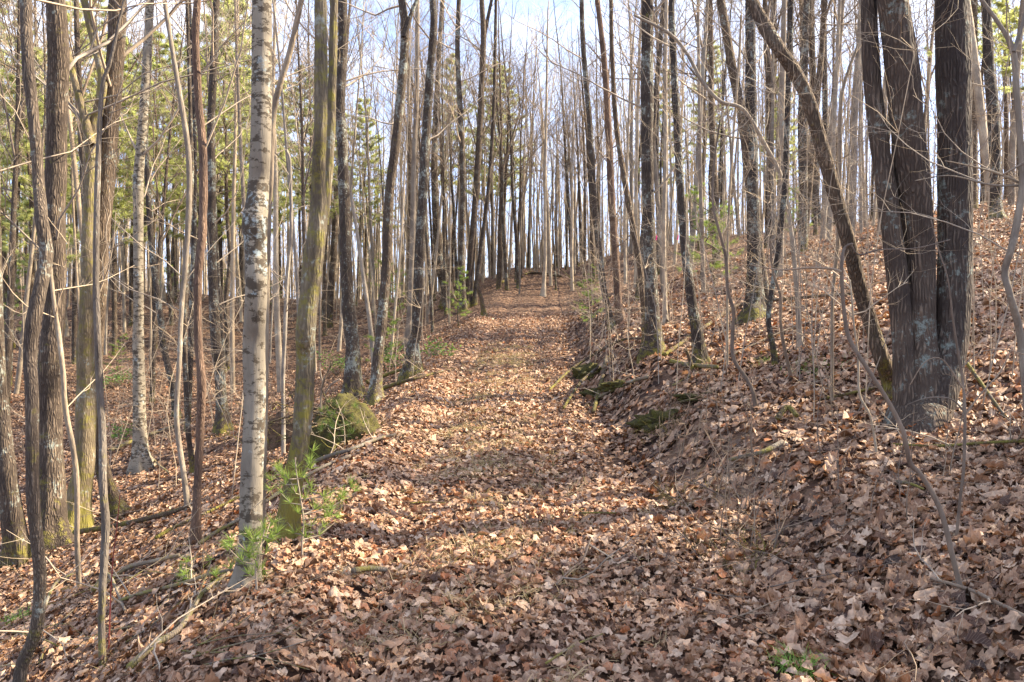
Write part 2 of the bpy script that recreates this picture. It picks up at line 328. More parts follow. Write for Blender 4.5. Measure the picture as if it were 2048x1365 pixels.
# ------------------------------------------------------------------ leaf litter
def leaves(cx, cy, z, size, ns, nc, r, tilt, name_seed=1):
    g = np.random.default_rng(name_seed); B = len(cx)
    s = np.linspace(0, 1, ns+1); t = np.linspace(-1, 1, nc+1)
    kind = g.integers(0, 3, B)
    prof = np.stack([np.sin(np.pi*s**.8)**.8, np.sin(np.pi*s**1.25)**.75*1.05, np.sin(np.pi*s**.95)**.6*(.8+.35*np.abs(np.cos(3.2*np.pi*s)))])
    prof[:, 0] = .05; prof[:, -1] = .06
    w = prof[kind]*g.uniform(.27, .42, (B, 1)); w = w*(1+.22*g.normal(size=w.shape)*(ns > 2))
    if ns > 3: w = w*(1+.13*((np.arange(ns+1) % 2)*2-1))
    w = np.clip(w, .02, .6)
    bend = g.normal(0, .9, (B, 1)); cup = g.normal(0, .55, (B, 1, 1)); ss = s[None]-.5
    ang = bend*ss*2
    lx = np.cumsum(np.cos(ang), 1)/(ns+1); lz = np.cumsum(np.sin(ang), 1)/(ns+1)
    lx -= lx.mean(1, keepdims=True); lz -= lz.mean(1, keepdims=True)
    tt = t[None, None]; ww = w[:, :, None]
    a2 = cup*tt*1.3
    Yl = ww*np.sin(np.clip(1e-3+np.abs(a2), .001, 2))/np.clip(np.abs(cup)*1.3, .001, 9)*np.sign(tt) * (np.abs(tt) > 0)
    Yl = np.where(np.abs(tt) > 0, Yl, 0)
    Zl = ww*cup*tt*tt*.9 + ww*.18*g.normal(size=(B, ns+1, 1))*np.abs(tt) + ww*.15*g.normal(size=(B, ns+1, nc+1))
    P = np.stack([np.broadcast_to(lx[:, :, None], Yl.shape), Yl, lz[:, :, None]+Zl], -1) * size[:, None, None, None]
    yaw = g.uniform(0, 6.283, B); ax = g.uniform(0, 6.283, B); tl = np.abs(g.normal(0, tilt, B)).clip(0, 1.35)
    # rotation = tilt about a random horizontal axis after yaw
    c, s_ = np.cos(yaw), np.sin(yaw); x0, y0, z0 = P[..., 0], P[..., 1], P[..., 2]
    c = c[:, None, None]; s_ = s_[:, None, None]
    x1, y1 = x0*c-y0*s_, x0*s_+y0*c
    k = np.stack([np.cos(ax), np.sin(ax), 0*ax], 1)[:, None, None, :]; v = np.stack([x1, y1, z0], -1)
    ct, st = np.cos(tl)[:, None, None, None], np.sin(tl)[:, None, None, None]
    v = v*ct + np.cross(np.broadcast_to(k, v.shape), v)*st + k*(k*v).sum(-1, keepdims=True)*(1-ct)
    # follow the slope
    e = .1; gxs = (H(cx+e, cy)-H(cx-e, cy))/(2*e); gys = (H(cx, cy+e)-H(cx, cy-e))/(2*e)
    v[..., 2] += v[..., 0]*gxs[:, None, None]+v[..., 1]*gys[:, None, None]
    v += np.stack([cx, cy, z], 1)[:, None, None, :]
    nv = (ns+1)*(nc+1); i = np.arange(ns)[:, None]*(nc+1); j = np.arange(nc)[None]
    q = np.stack([i+j, i+j+1, i+nc+1+j+1, i+nc+1+j], -1).reshape(-1, 4)
    F = (q[None]+(np.arange(B)*nv)[:, None, None]).reshape(-1, 4)
    luv = np.stack([np.broadcast_to(s[None, :, None], Yl.shape), np.broadcast_to(tt, Yl.shape), np.broadcast_to(r[:, None, None], Yl.shape)], -1)
    return v.reshape(-1, 3), F, luv.reshape(-1, 3)
def band(n, d0, d1, lat=.76, xpad=.6, seed=0, pw=1.):
    g = np.random.default_rng(seed); d = np.sqrt(g.uniform(d0**2, d1**2, n)) if pw == 1. else (d0**pw+(d1**pw-d0**pw)*g.uniform(0, 1, n))**(1/pw)
    return g.uniform(-1, 1, n)*(lat*d+xpad), d
def litter(n, d0, d1, ns, nc, smin, smax, tilt, seed, lift, pw=1.):
    x, y = band(n, d0, d1, seed=seed, pw=pw); g = np.random.default_rng(seed+77)
    u = x-trail_x(y); pn = bumps(x, y, 2.2)
    strip = np.exp(-((u+.05)/.3)**2)*(.55+.3*pn)
    keep = g.uniform(0, 1, n) > strip*.25; keep &= ~((u > 1.25) & (u < 2.4) & (y > 5) & (y < 21) & (bumps(x+3, y, 3.1)+g.uniform(-.25, .25, n) > .12) & (g.uniform(0, 1, n) < .85)); x, y, u = x[keep], y[keep], u[keep]; n = len(x)
    size = g.uniform(smin, smax, n)*g.choice([.6, .8, 1, 1.35], n)*(np.where(u < 1.3, .78, 1.05))
    r = g.beta(1.7, 1.55, n); r = np.clip(r+.10*bumps(x, y, .8)-.06*sm((u-1.2)/.6)*(1-sm((u-3)/2)) + .09*(1-sm((np.abs(u+.1)-.6)/.8)), 0, .985); r = np.where(g.uniform(0, 1, n) < .02, 1., r)
    z = H(x, y)+.008+g.uniform(0, lift, n)*g.uniform(0.2, 1, n)
    return leaves(x, y, z, size, ns, nc, r, tilt, seed+5)
parts = [litter(33000, 2.0, 6.2, 8, 4, .05, .108, .37, 1, .055),
         litter(68000, 6.2, 13, 4, 2, .06, .115, .40, 2, .05),
         litter(80000, 13, 26, 2, 2, .08, .14, .36, 3, .04),
         litter(90000, 26, 62, 1, 2, .14, .28, .4, 4, .05)]
Vs, Fs, Ls, off = [], [], [], 0
for v, f, l in parts: Vs.append(v); Fs.append(f+off); Ls.append(l); off += len(v)
tag(mesh_obj('leaf_litter', np.concatenate(Vs), np.concatenate(Fs), M['leaf'], attr={'luv': np.concatenate(Ls)}),
    'deep carpet of curled brown fallen leaves over the trail and slopes', 'leaf litter', kind='stuff')

# ------------------------------------------------------------------ blades: grass, needles
def blades(C, D, L, w, droop=.0, g=rng):
    """C base, D unit directions, L lengths: two-segment thin blades"""
    n = len(C); side = np.cross(D, g.normal(size=(n, 3))); side /= np.linalg.norm(side, axis=1, keepdims=True)+1e-9
    side = side*w[:, None]*.5; L_ = L[:, None]
    m = C+D*L_*.5; e = C+D*L_; e = e-np.array([0, 0, 1.])*L_*droop
    V = np.stack([C-side, C+side, m-side*.8, m+side*.8, e], 1).reshape(-1, 3); k = np.arange(n)[:, None]*5
    return V, [k+np.array([[0, 1, 3, 2]]), k+np.array([[2, 3, 4]])]
def straw(n, seed):
    g = np.random.default_rng(seed); y = 2.4+(g.uniform(0, 1, n)**1.5)*16
    u = g.normal(-.05, .42, n); x = trail_x(y)+u
    keep = bumps(x, y, 2.2)+g.uniform(-.5, .5, n) > .12; x, y = x[keep], y[keep]
    # tufts: several bent blades from each root
    k = 7; x = np.repeat(x, k)+g.normal(0, .025, len(x)*k); y = np.repeat(y, k)+g.normal(0, .025, len(y)*k)
    D = np.stack([g.normal(size=len(x)), g.normal(size=len(x)), g.uniform(.15, 1.1, len(x))], 1); D /= np.linalg.norm(D, axis=1, keepdims=True)
    C = np.stack([x, y, H(x, y)+.02], 1)
    return blades(C, D, g.uniform(.05, .16, len(x)), g.uniform(.0025, .005, len(x))*(1+y*.06), .25, g)
v, f = straw(2600, 9)
tag(mesh_obj('dry_grass', v, f, M['straw'], smooth=False), 'matted straw coloured dry grass along the middle of the trail', 'dry grass', kind='stuff')

def tuft(C, D, n, L, w, g):
    """needle tufts at C (m,3) along D"""
    m = len(C); C = np.repeat(C, n, 0); Dd = np.repeat(D, n, 0)+g.normal(0, .55, (m*n, 3)); Dd /= np.linalg.norm(Dd, axis=1, keepdims=True)
    return C, Dd, g.uniform(.7, 1.1, m*n)*L, np.full(m*n, w)

# ------------------------------------------------------------------ traced trees
LAND = []      # (px at mid height, landmark phrase, depth)
ALLT = []
def tree(label, pts, wb, matn='oak', d=None, name='tree', cat='tree', top=13., forks=(), flare=.5, nb=9, low=2.2, twig='twig', mark=None, group=None, seg=None, curve_end=False, blen=1., kids=4, seed=None, rough=.06):
    """pts: (px, py, width px) from the foot up"""
    seed = len(ALLT)+1 if seed is None else seed; g = np.random.default_rng(seed*13+1)
    if d is None: d = hit(pts[0][0], min(pts[0][1], 1364)) or 40.
    base = at(pts[0][0], pts[0][1], d); gz = float(H(base[0], base[1])); 
    off3 = base.copy(); off3[2] = gz
    P = [at(p[0], p[1], d) for p in pts]; R = [p[2]/FPX*d/2*wb for p in pts]
    if P[0][2] > gz+.02 or True: P[0][2] = min(P[0][2], gz); 
    P = np.array(P); dy = np.concatenate([[0], np.cumsum(g.normal(0, .05, len(P)-1))]); 
    for k in range(1, len(P)): P[k] = at(pts[k][0], pts[k][1], d+dy[k]*min(1, d/8))
    foot = P[0]+(P[0]-P[1])/np.linalg.norm(P[0]-P[1])*(.16+1.3*R[0]); foot[2] = min(foot[2], gz-.12)
    Pc = catmull(P, 8); Rc = np.interp(np.linspace(0, 1, len(Pc)), np.linspace(0, 1, len(R)), R)
    Pc = np.vstack([foot, Pc]); Rc = np.concatenate([[Rc[0]*1.05], Rc])
    def extend(Pc, Rc, top):
        hgt = top-(Pc[-1][2]-gz)
        if hgt <= .5: return Pc, Rc
        n = int(hgt/.8)+2; dd = unit(Pc[-1]-Pc[-4]); E = [Pc[-1]]
        for k in range(n): dd = unit(dd+np.array([0, 0, .25])+g.normal(0, .07, 3)); E.append(E[-1]+dd*hgt/n)
        return np.vstack([Pc, E[1:]]), np.concatenate([Rc, Rc[-1]*np.linspace(1, .12, n+1)[1:]])
    root = empty(name, (base[0], base[1], gz)); tag(root, label, cat, group)
    o0 = np.array([base[0], base[1], gz])
    tb = Tubes()
    def stem(Pc, Rc, flare_, pname):
        rmax = Rc.max(); sg = seg or int(np.clip(rmax*FPX/d*1.2, 8, 40)); Pl = Pc-o0
        v, f = trunk_mesh(Pl, Rc, sg, max(.02, min(.12, rmax*.55)), rough, flare_*1.25, seed, 4+seed % 3, (.16+1.3*R[0]) if flare_ else 0)
        mesh_obj(pname, v, f, M[matn], root)
        S = np.concatenate([[0], np.cumsum(np.linalg.norm(np.diff(Pl, axis=0), axis=1))])
        hh = Pl[:, 2]
        for k in range(nb):
            h = low+(hh[-1]-low)*g.uniform(0, 1)**.8
            if h > hh[-1] or h < hh[0]: continue
            i = int(np.argmin(np.abs(hh-h))); i = min(i, len(Pl)-2); a = g.uniform(0, 6.283)
            r = min(Rc[i]*g.uniform(.16, .34), .009 if h < 5 and d < 7 else .016 if h < 5 else .028); el_ = g.uniform(.25, 1.1)
            grow(tb, Pl[i], (math.cos(a), math.sin(a), el_), (1.1+.9*g.random()+r*45)*blen, max(r, .006), 2, .22, .16, 4, kids, g)
    Pe, Re = extend(Pc, Rc, top) if pts[-1][1] < 40 and not curve_end else (Pc, Rc)
    stem(Pe, Re, flare, 'trunk')
    for fk in forks:
        Pf = np.array([at(p[0], p[1], d+.02*k) for k, p in enumerate(fk)]); Rf = [p[2]/FPX*d/2*wb for p in fk]
        Pf = catmull(Pf, 8); Rf = np.interp(np.linspace(0, 1, len(Pf)), np.linspace(0, 1, len(Rf)), Rf)
        if fk[-1][1] < 40: Pf, Rf = extend(Pf, Rf, top*.95)
        stem(Pf, Rf, 0, 'limb')
    tb.obj('crown', M[twig], root)
    ALLT.append((base[0], base[1])); 
    if mark:
        xs = [p for p in pts if p[1] < 620] or pts; q = min(pts, key=lambda p: abs(p[1]-480)); LAND.append((q[0], mark))
    return root

tree('slim grey trunk with a bowed foot at the bottom left corner', [(28, 1420, 30), (42, 1340, 28), (72, 1260, 27), (80, 1152, 27), (66, 998, 27), (64, 793, 27), (60, 716, 28), (64, 660, 30), (78, 590, 30), (92, 513, 29), (83, 436, 26), (77, 359, 25), (69, 256, 24), (56, 128, 25), (51, -5, 25)], .86, 'oakslim', d=3.5, top=7, flare=.1, nb=5, low=2.6, mark='the slim bowed trunk far left', rough=.05)
tree('stout straight furrowed trunk with sunlit mossy foot, behind the bowed slim one', [(106, 1100, 52), (103, 1050, 48), (103, 973, 46), (100, 819, 44), (101, 716, 42), (108, 640, 40), (110, 513, 40), (110, 410, 38), (113, 308, 40), (114, 205, 39), (117, 103, 38), (112, -5, 36)], 1, 'oak', flare=.5, mark='the stout furrowed trunk on the left')
tree('dark leaning trunk cut off by the left edge of the photo', [(36, 1126, 40), (31, 1080, 38), (20, 1000, 38), (12, 921, 32), (3, 819, 26), (-4, 716, 24), (-10, 500, 22), (-12, 250, 20), (-10, -5, 18)], 1, 'dark', flare=.5)
tree('mossy trunk that forks into two dark stems, left of the grey furrowed trunk', [(150, 1066, 50), (156, 1010, 42), (169, 921, 38), (173, 768, 36), (170, 690, 32), (172, 641, 24), (173, 560, 22), (177, 461, 24), (182, 359, 26), (183, 275, 26), (197, 220, 18), (205, 164, 18), (200, 128, 17), (182, 61, 15), (167, -5, 13)], 1, 'mossy', forks=[[(181, 290, 20), (164, 215, 15), (146, 149, 13), (134, 100, 12), (120, 40, 10), (108, -5, 9)]], mark='the mossy forked trunk')
tree('grey furrowed trunk whose dark foot bends right, beside the mossy forked one', [(232, 1032, 34), (222, 1000, 30), (207, 947, 26), (192, 870, 26), (190, 768, 26), (194, 667, 26), (200, 564, 27), (203, 461, 32), (213, 359, 31), (220, 256, 33), (228, 154, 33), (233, 77, 33), (236, -5, 33)], 1, 'oak', mark='the grey trunk with the bent foot')
tree('dead pale snag thin as a pole, peeling, in front of the grey furrowed trunk', [(205, 1326, 13), (203, 1250, 13), (205, 1178, 14), (211, 1050, 16), (206, 973, 15), (205, 870, 14), (199, 768, 14), (195, 665, 13), (192, 564, 12), (193, 450, 12), (196, 333, 11), (204, 180, 8), (222, 118, 7), (246, 10, 5), (256, -20, 4)], 1, 'dead', d=4.1, name='dead_tree', cat='dead tree', top=6, flare=.1, nb=3, low=2.8, twig='twigd')
tree('very thin crooked sapling between the stout furrowed trunk and the pale snag', [(158, 1180, 10), (154, 1075, 10), (154, 973, 10), (146, 896, 10), (131, 819, 10), (126, 742, 9), (117, 665, 9), (108, 605, 7), (98, 500, 6), (88, 380, 4), (70, 280, 3)], 1, 'pale', name='sapling', cat='sapling', flare=0, nb=5, low=1, blen=.5, curve_end=True)
tree('pale mottled trunk standing alone in the left hollow', [(285, 937, 32), (281, 900, 26), (279, 819, 24), (277, 690, 21), (277, 600, 19), (277, 513, 19), (277, 359, 20), (285, 256, 18), (290, 180, 17), (297, 51, 15), (300, -5, 14)], 1, 'beech', mark='the pale mottled trunk in the hollow')
tree('smooth reddish trunk with a wavy outline, left of the pale lichened beech', [(390, 1091, 18), (393, 1020, 16), (395, 973, 15), (400, 870, 16), (403, 768, 17), (397, 690, 15), (395, 620, 14), (397, 538, 16), (405, 461, 16), (406, 308, 16), (397, 205, 15), (391, 77, 14), (395, -5, 14)], 1, 'red', mark='the wavy reddish trunk', top=10)
tree('thin wavy yellowish trunk crossing just left of the reddish one', [(377, 1024, 11), (367, 947, 11), (356, 870, 11), (353, 819, 10), (359, 716, 10), (363, 620, 10), (372, 513, 11), (378, 400, 12), (377, 308, 12), (362, 205, 11), (349, 128, 10), (328, -5, 9)], 1, 'pale', top=9, nb=6)
tree('slender brown trunk half hidden behind the thin wavy one', [(387, 945, 11), (377, 870, 11), (372, 768, 11), (369, 665, 10), (374, 500, 10), (383, 380, 9), (380, 200, 8), (374, -5, 7)], 1, 'dark', top=10)
tree('grey lichened trunk in the hollow between the reddish trunk and the beech', [(447, 865, 26), (443, 800, 21), (438, 735, 20), (431, 665, 20), (424, 513, 18), (423, 359, 16), (422, 256, 15), (426, 154, 15), (431, 51, 14), (433, -5, 13)], 1, 'dark', mark='the grey trunk left of the beech')
tree('leaning curved grey trunk in the hollow right of the mottled one', [(354, 834, 14), (344, 768, 13), (328, 696, 14), (318, 610, 13), (308, 538, 13), (301, 461, 12), (295, 359, 11), (292, 250, 9), (300, 120, 8), (305, -5, 7)], 1, 'dark')
tree('large pale beech with black and grey lichen blotches beside the trail', [(490, 1183, 50), (494, 1150, 45), (500, 1101, 43), (503, 973, 44), (509, 819, 44), (508, 690, 44), (510, 640, 43), (513, 564, 41), (512, 500, 42), (509, 445, 50), (514, 410, 45), (518, 360, 40), (521, 308, 40), (523, 205, 41), (524, 103, 39), (524, -5, 38)], 1, 'beech', name='beech_tree', flare=.35, nb=7, low=3.8, mark='the large pale beech', top=12, rough=.035, seg=40)
tree('slim smooth pale stem growing up the right side of the beech then bowing right', [(522, 1090, 13), (528, 900, 12), (532, 700, 12), (534, 560, 12), (537, 436, 12), (541, 359, 12), (547, 231, 12), (560, 169, 12), (580, 103, 12), (604, -5, 11)], 1, 'pale', d=5.1, flare=.1, nb=4, low=2.6, top=8)
tree('mossy yellow green trunk that splits into two stems, just right of the beech', [(572, 1082, 46), (576, 1050, 40), (585, 973, 37), (598, 900, 35), (605, 845, 36), (612, 716, 38), (611, 667, 38), (622, 564, 38), (632, 480, 38), (638, 420, 34), (637, 359, 26), (641, 256, 25), (642, 128, 25), (641, -5, 23)], 1, 'mossy', forks=[[(645, 450, 24), (655, 359, 20), (662, 256, 18), (664, 180, 17), (666, 103, 17), (668, -5, 16)]], flare=.3, mark='the mossy double trunk', low=3.5, rough=.05)
tree('dark upright trunk right behind the mossy double trunk', [(708, 796, 34), (706, 760, 29), (705, 690, 28), (700, 641, 27), (692, 538, 24), (690, 436, 23), (685, 308, 21), (680, 205, 20), (685, 103, 19), (685, -5, 18)], 1, 'dark', mark='the upright dark trunk')
tree('dark trunk leaning right beside the trail, near the root mound', [(750, 806, 26), (752, 770, 22), (756, 716, 21), (764, 641, 21), (774, 513, 20), (779, 385, 19), (792, 282, 18), (805, 154, 18), (810, 60, 18), (803, -5, 15)], 1, 'dark', forks=[[(809, 75, 12), (822, 30, 9), (838, -10, 7)]], mark='the right leaning dark trunk')
tree('dark lichened trunk with flared foot on the left shoulder of the trail', [(827, 752, 32), (826, 720, 26), (827, 690, 23), (833, 656, 20), (838, 513, 19), (846, 385, 19), (851, 282, 17), (859, 154, 15), (867, 51, 14), (865, -5, 13)], 1, 'dark', mark='the dark lichened trailside trunk')
tree('slim pale pole close behind the dark lichened trunk', [(817, 690, 15), (821, 600, 13), (824, 513, 12), (826, 436, 11), (828, 308, 10), (833, 205, 10), (835, -5, 9)], 1, 'pale')
tree('dark trunk with a strongly swept foot beyond the left shoulder', [(898, 612, 26), (892, 570, 22), (882, 538, 20), (872, 436, 16), (869, 308, 13), (873, 205, 11), (885, -5, 8)], 1, 'dark')
tree('straight brown trunk beside the small pine at the trail edge', [(926, 622, 15), (924, 560, 13), (923, 513, 12), (926, 359, 12), (921, 231, 11), (915, 103, 10), (918, -5, 9)], 1, 'dark', mark='the brown trunk beside the small pine')
tree('tall trunk leaning right by the small pine and forked near the top', [(934, 615, 15), (938, 560, 14), (943, 500, 13), (954, 359, 13), (962, 205, 12), (967, 77, 12), (963, -5, 9)], 1, 'oak', forks=[[(966, 90, 8), (975, 40, 7), (985, -8, 6)]])
tree('slender trunk leaning right, nearest the trail on its left edge', [(948, 610, 10), (962, 500, 9), (979, 359, 8), (988, 200, 7), (992, -5, 6)], 1, 'oak', mark='the slender leaning trunk by the trail')
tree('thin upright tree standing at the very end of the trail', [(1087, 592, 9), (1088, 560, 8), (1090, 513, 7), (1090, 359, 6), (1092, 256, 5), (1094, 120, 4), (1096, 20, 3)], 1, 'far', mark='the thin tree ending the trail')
tree('short broken leaning snag at the left edge of the far trail', [(968, 632, 8), (963, 600, 8), (956, 572, 7), (960, 548, 4)], 1, 'rot', name='broken_snag', cat='snag', nb=1, low=.4, blen=.3, curve_end=True)
tree('trunk leaning left with its foot at the top of the far bank', [(1224, 656, 13), (1217, 620, 12), (1208, 580, 12), (1197, 487, 12), (1187, 385, 12), (1180, 256, 11), (1167, 103, 10), (1163, -5, 9)], 1, 'dark', mark='the left leaning trunk on the bank')
tree('reddish scaly pine trunk with short dead side twigs', [(1240, 643, 16), (1236, 600, 14), (1233, 538, 14), (1224, 410, 15), (1218, 282, 14), (1209, 128, 12), (1194, -5, 10)], 1, 'red', name='pine_tree', cat='pine tree', nb=34, low=1.2, blen=.32, twig='twigd', mark='the reddish scaly pine', kids=2)
tree('lit grey trunk curving left towards its top, between the pine and the dark straight trunk', [(1290, 690, 12), (1288, 640, 11), (1282, 554, 12), (1267, 461, 12), (1249, 359, 12), (1232, 246, 10), (1224, 103, 9), (1222, -5, 8)], 1, 'oak')
tree('dark straight rugged trunk standing on the right bank', [(1306, 708, 36), (1307, 680, 31), (1303, 590, 26), (1298, 461, 24), (1295, 333, 24), (1294, 205, 25), (1295, 77, 24), (1295, -5, 22)], 1, 'dark', mark='the dark straight trunk on the bank')
tree('dark trunk with wavy outline on the right slope beside the grey log', [(1403, 733, 26), (1398, 700, 23), (1392, 655, 22), (1378, 564, 19), (1367, 461, 17), (1357, 308, 16), (1349, 154, 14), (1344, 51, 13), (1343, -5, 12)], 1, 'dark', mark='the wavy dark trunk on the slope')
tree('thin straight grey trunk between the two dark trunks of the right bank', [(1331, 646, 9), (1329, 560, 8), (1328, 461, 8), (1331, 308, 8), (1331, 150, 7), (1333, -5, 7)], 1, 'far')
tree('thick dark trunk with a swollen green mossy foot on the right slope', [(1510, 640, 38), (1510, 612, 32), (1509, 560, 30), (1508, 513, 28), (1505, 359, 24), (1502, 205, 22), (1501, 77, 20), (1500, -5, 19)], 1, 'dark', flare=.6, mark='the thick trunk with the mossy foot')
tree('dark trunk leaning left with its top crossing behind the mossy footed one', [(1536, 628, 16), (1528, 560, 16), (1513, 461, 18), (1498, 360, 18), (1487, 256, 19), (1463, 128, 18), (1446, 26, 17), (1440, -5, 16)], 1, 'oak')
tree('big rough trunk leaning far to the left across the right side', [(1790, 800, 34), (1780, 760, 31), (1763, 717, 30), (1740, 641, 28), (1723, 590, 28), (1697, 487, 27), (1661, 359, 27), (1626, 231, 26), (1595, 154, 26), (1554, 92, 26), (1526, 46, 27), (1500, -5, 21)], 1, 'oak', flare=.15, low=3.2, nb=8, mark='the big trunk leaning left')
tree('crooked thin trunk with an elbow, left of the slim leaning one on the right slope', [(1552, 734, 11), (1545, 690, 11), (1537, 640, 11), (1542, 594, 11), (1554, 513, 12), (1569, 385, 12), (1574, 256, 12), (1579, 103, 13), (1582, -5, 12)], 1, 'dark')
tree('slender grey tree that arches high over to the upper left from the right slope', [(1601, 698, 11), (1596, 620, 10), (1590, 538, 10), (1582, 461, 10), (1564, 359, 9), (1528, 287, 9), (1487, 220, 8), (1441, 203, 8), (1405, 164, 8), (1374, 108, 7), (1338, 67, 7), (1267, 30, 5)], 1, 'far', nb=10, low=1.4, blen=.6, curve_end=True)
tree('smooth pale pole with a short crook, left of the big leaning trunk', [(1664, 663, 6), (1664, 615, 6), (1671, 540, 7), (1677, 461, 8), (1680, 330, 8), (1682, 205, 8), (1697, 140, 6), (1713, 97, 5), (1730, 30, 4), (1740, -5, 4)], 1, 'pale', nb=6, low=1.5, blen=.6, d=7.2, top=6.5)
R3 = tree('huge oak of three dark lichened trunks rising from one root crown on the right', [(1842, 838, 112), (1846, 800, 92), (1848, 760, 66), (1845, 700, 56), (1842, 667, 55), (1840, 513, 58), (1829, 400, 62), (1820, 308, 64), (1805, 154, 61), (1792, 51, 58), (1785, -5, 56)], 1, 'oakbig', name='oak_tree', flare=.1, top=12, nb=8, low=3.6, seg=44,
     forks=[[(1852, 840, 80), (1868, 790, 84), (1886, 741, 72), (1901, 690, 66), (1905, 640, 65), (1910, 513, 63), (1910, 359, 63), (1907, 154, 65), (1905, 51, 63), (1903, -5, 62)],
            [(1822, 835, 72), (1815, 790, 56), (1812, 741, 48), (1805, 667, 42), (1790, 513, 40), (1770, 359, 38), (1762, 308, 36), (1746, 180, 34), (1739, 51, 32), (1738, -5, 31)]], mark='the huge three trunked oak', rough=.05)
tree('thin smooth tree with a knee bend and a high fork at the right edge', [(2062, 850, 16), (2050, 760, 15), (2040, 667, 14), (2020, 590, 13), (2010, 545, 13), (2022, 500, 13), (2031, 461, 14), (2045, 369, 13), (2041, 282, 12), (2033, 179, 12), (2026, 103, 11), (2000, 51, 8), (1959, -5, 7)], 1, 'pale', d=5.6, forks=[[(2027, 105, 9), (2042, 60, 8), (2060, -5, 7)], [(2046, 369, 6), (1990, 345, 5), (1930, 330, 3), (1890, 322, 2)], [(2045, 372, 5), (1980, 370, 4), (1900, 352, 3), (1830, 362, 2)]], flare=.1, nb=16, low=1.2, blen=.6, top=6.5, mark='the knee bent tree far right')
tree('straight dark trunk behind and right of the huge oak', [(1994, 440, 20), (1992, 400, 19), (1990, 308, 21), (1985, 200, 21), (1979, 154, 20), (1972, -5, 18)], 1, 'dark')
tree('mid sized grey trunk upslope between the leaning trunk and the mossy footed one', [(1604, 446, 15), (1604, 400, 13), (1602, 250, 13), (1606, 100, 12), (1603, -5, 11)], 1, 'dark')
tree('grey trunk upslope seen behind the upper part of the big leaning trunk', [(1633, 448, 17), (1632, 400, 14), (1630, 250, 14), (1624, 100, 13), (1622, -5, 12)], 1, 'dark')
tree('slightly leaning grey trunk upslope just right of the big leaning one', [(1668, 450, 15), (1662, 410, 12), (1651, 308, 12), (1650, 200, 11), (1648, 50, 10), (1646, -5, 10)], 1, 'dark')
tree('dark crooked sapling leaning left across the foreground of the right slope', [(1925, 1196, 12), (1917, 1160, 11), (1903, 1104, 11), (1890, 1050, 11), (1874, 1004, 11), (1842, 950, 10), (1821, 928, 10), (1812, 890, 10), (1804, 858, 10), (1774, 799, 9), (1733, 735, 9), (1698, 676, 9), (1687, 612, 8), (1684, 564, 8), (1684, 520, 7), (1690, 495, 6), (1705, 488, 5)], 1, 'twigd', name='sapling', cat='sapling', flare=.1, nb=0, forks=[[(1684, 545, 6), (1672, 540, 5), (1661, 538, 5), (1620, 536, 4), (1560, 540, 3), (1500, 530, 2)], [(1702, 490, 4), (1718, 510, 3), (1760, 500, 3), (1830, 497, 2), (1900, 480, 2)]], curve_end=True, rough=.03)
tree('thin straight dark sapling standing before the foot of the huge oak', [(1912, 1088, 6), (1920, 1000, 6), (1927, 940, 6), (1930, 829, 6), (1925, 760, 5), (1918, 717, 5), (1906, 640, 4), (1896, 560, 3), (1877, 500, 3), (1862, 440, 2)], 1, 'twigd', name='sapling', cat='sapling', flare=0, nb=0, forks=[[(1930, 830, 4), (1960, 790, 3), (2000, 745, 3), (2022, 700, 2)], [(1930, 826, 4), (1905, 800, 3), (1870, 795, 3), (1840, 800, 2), (1815, 810, 2)], [(1928, 780, 4), (1885, 720, 3), (1850, 725, 2), (1820, 770, 2)], [(1924, 735, 3), (1960, 705, 2), (2010, 700, 2), (2050, 710, 2)]], curve_end=True, rough=.03)
tree('thin pale zigzag sapling left of the foot of the huge oak', [(1755, 920, 6), (1748, 870, 5), (1739, 829, 5), (1719, 788, 5), (1716, 712, 5), (1708, 650, 4), (1704, 600, 4), (1700, 560, 3)], 1, 'pale', name='sapling', cat='sapling', flare=0, nb=6, low=.6, blen=.3, curve_end=True)
tree('thin dark sapling with a strong elbow above the bank', [(1512, 818, 9), (1506, 785, 8), (1493, 758, 8), (1467, 717, 8), (1465, 670, 8), (1467, 624, 7), (1456, 580, 6), (1451, 513, 6), (1438, 460, 6), (1426, 410, 5), (1428, 330, 4), (1440, 240, 3)], 1, 'twigd', name='sapling', cat='sapling', flare=.1, nb=8, low=1.3, blen=.5, curve_end=True)
tree('thin bowed sapling on the right slope right of the elbowed one', [(1584, 762, 7), (1574, 720, 7), (1566, 682, 7), (1561, 640, 6), (1560, 590, 6), (1545, 540, 5), (1540, 480, 4)], 1, 'twigd', name='sapling', cat='sapling', flare=.1, nb=4, low=.8, blen=.4, curve_end=True)
tree('tall pale whip of a sapling left of the mossy footed trunk', [(1455, 600, 5), (1455, 520, 5), (1461, 359, 5), (1470, 230, 5), (1479, 103, 5), (1482, 30, 4)], 1, 'pale', name='sapling', cat='sapling', d=9.5, flare=0, nb=4, low=2, blen=.4, curve_end=True)
tree('thin pale forked sapling in front of the root mound', [(643, 905, 6), (644, 850, 5), (642, 800, 5), (646, 765, 4), (655, 745, 3), (662, 725, 2)], 1, 'pale', name='sapling', cat='sapling', flare=0, nb=0, forks=[[(646, 768, 3), (641, 745, 3), (640, 725, 2)], [(648, 790, 3), (662, 770, 3), (680, 758, 2)]], curve_end=True)
tree('thin pole sapling between the beech and the mossy double trunk', [(567, 915, 9), (567, 850, 8), (566, 760, 8), (570, 665, 8), (574, 560, 8), (582, 460, 7), (580, 330, 6), (573, 300, 5)], 1, 'far', name='sapling', cat='sapling', flare=0, nb=8, low=1.6, blen=.5, curve_end=True)

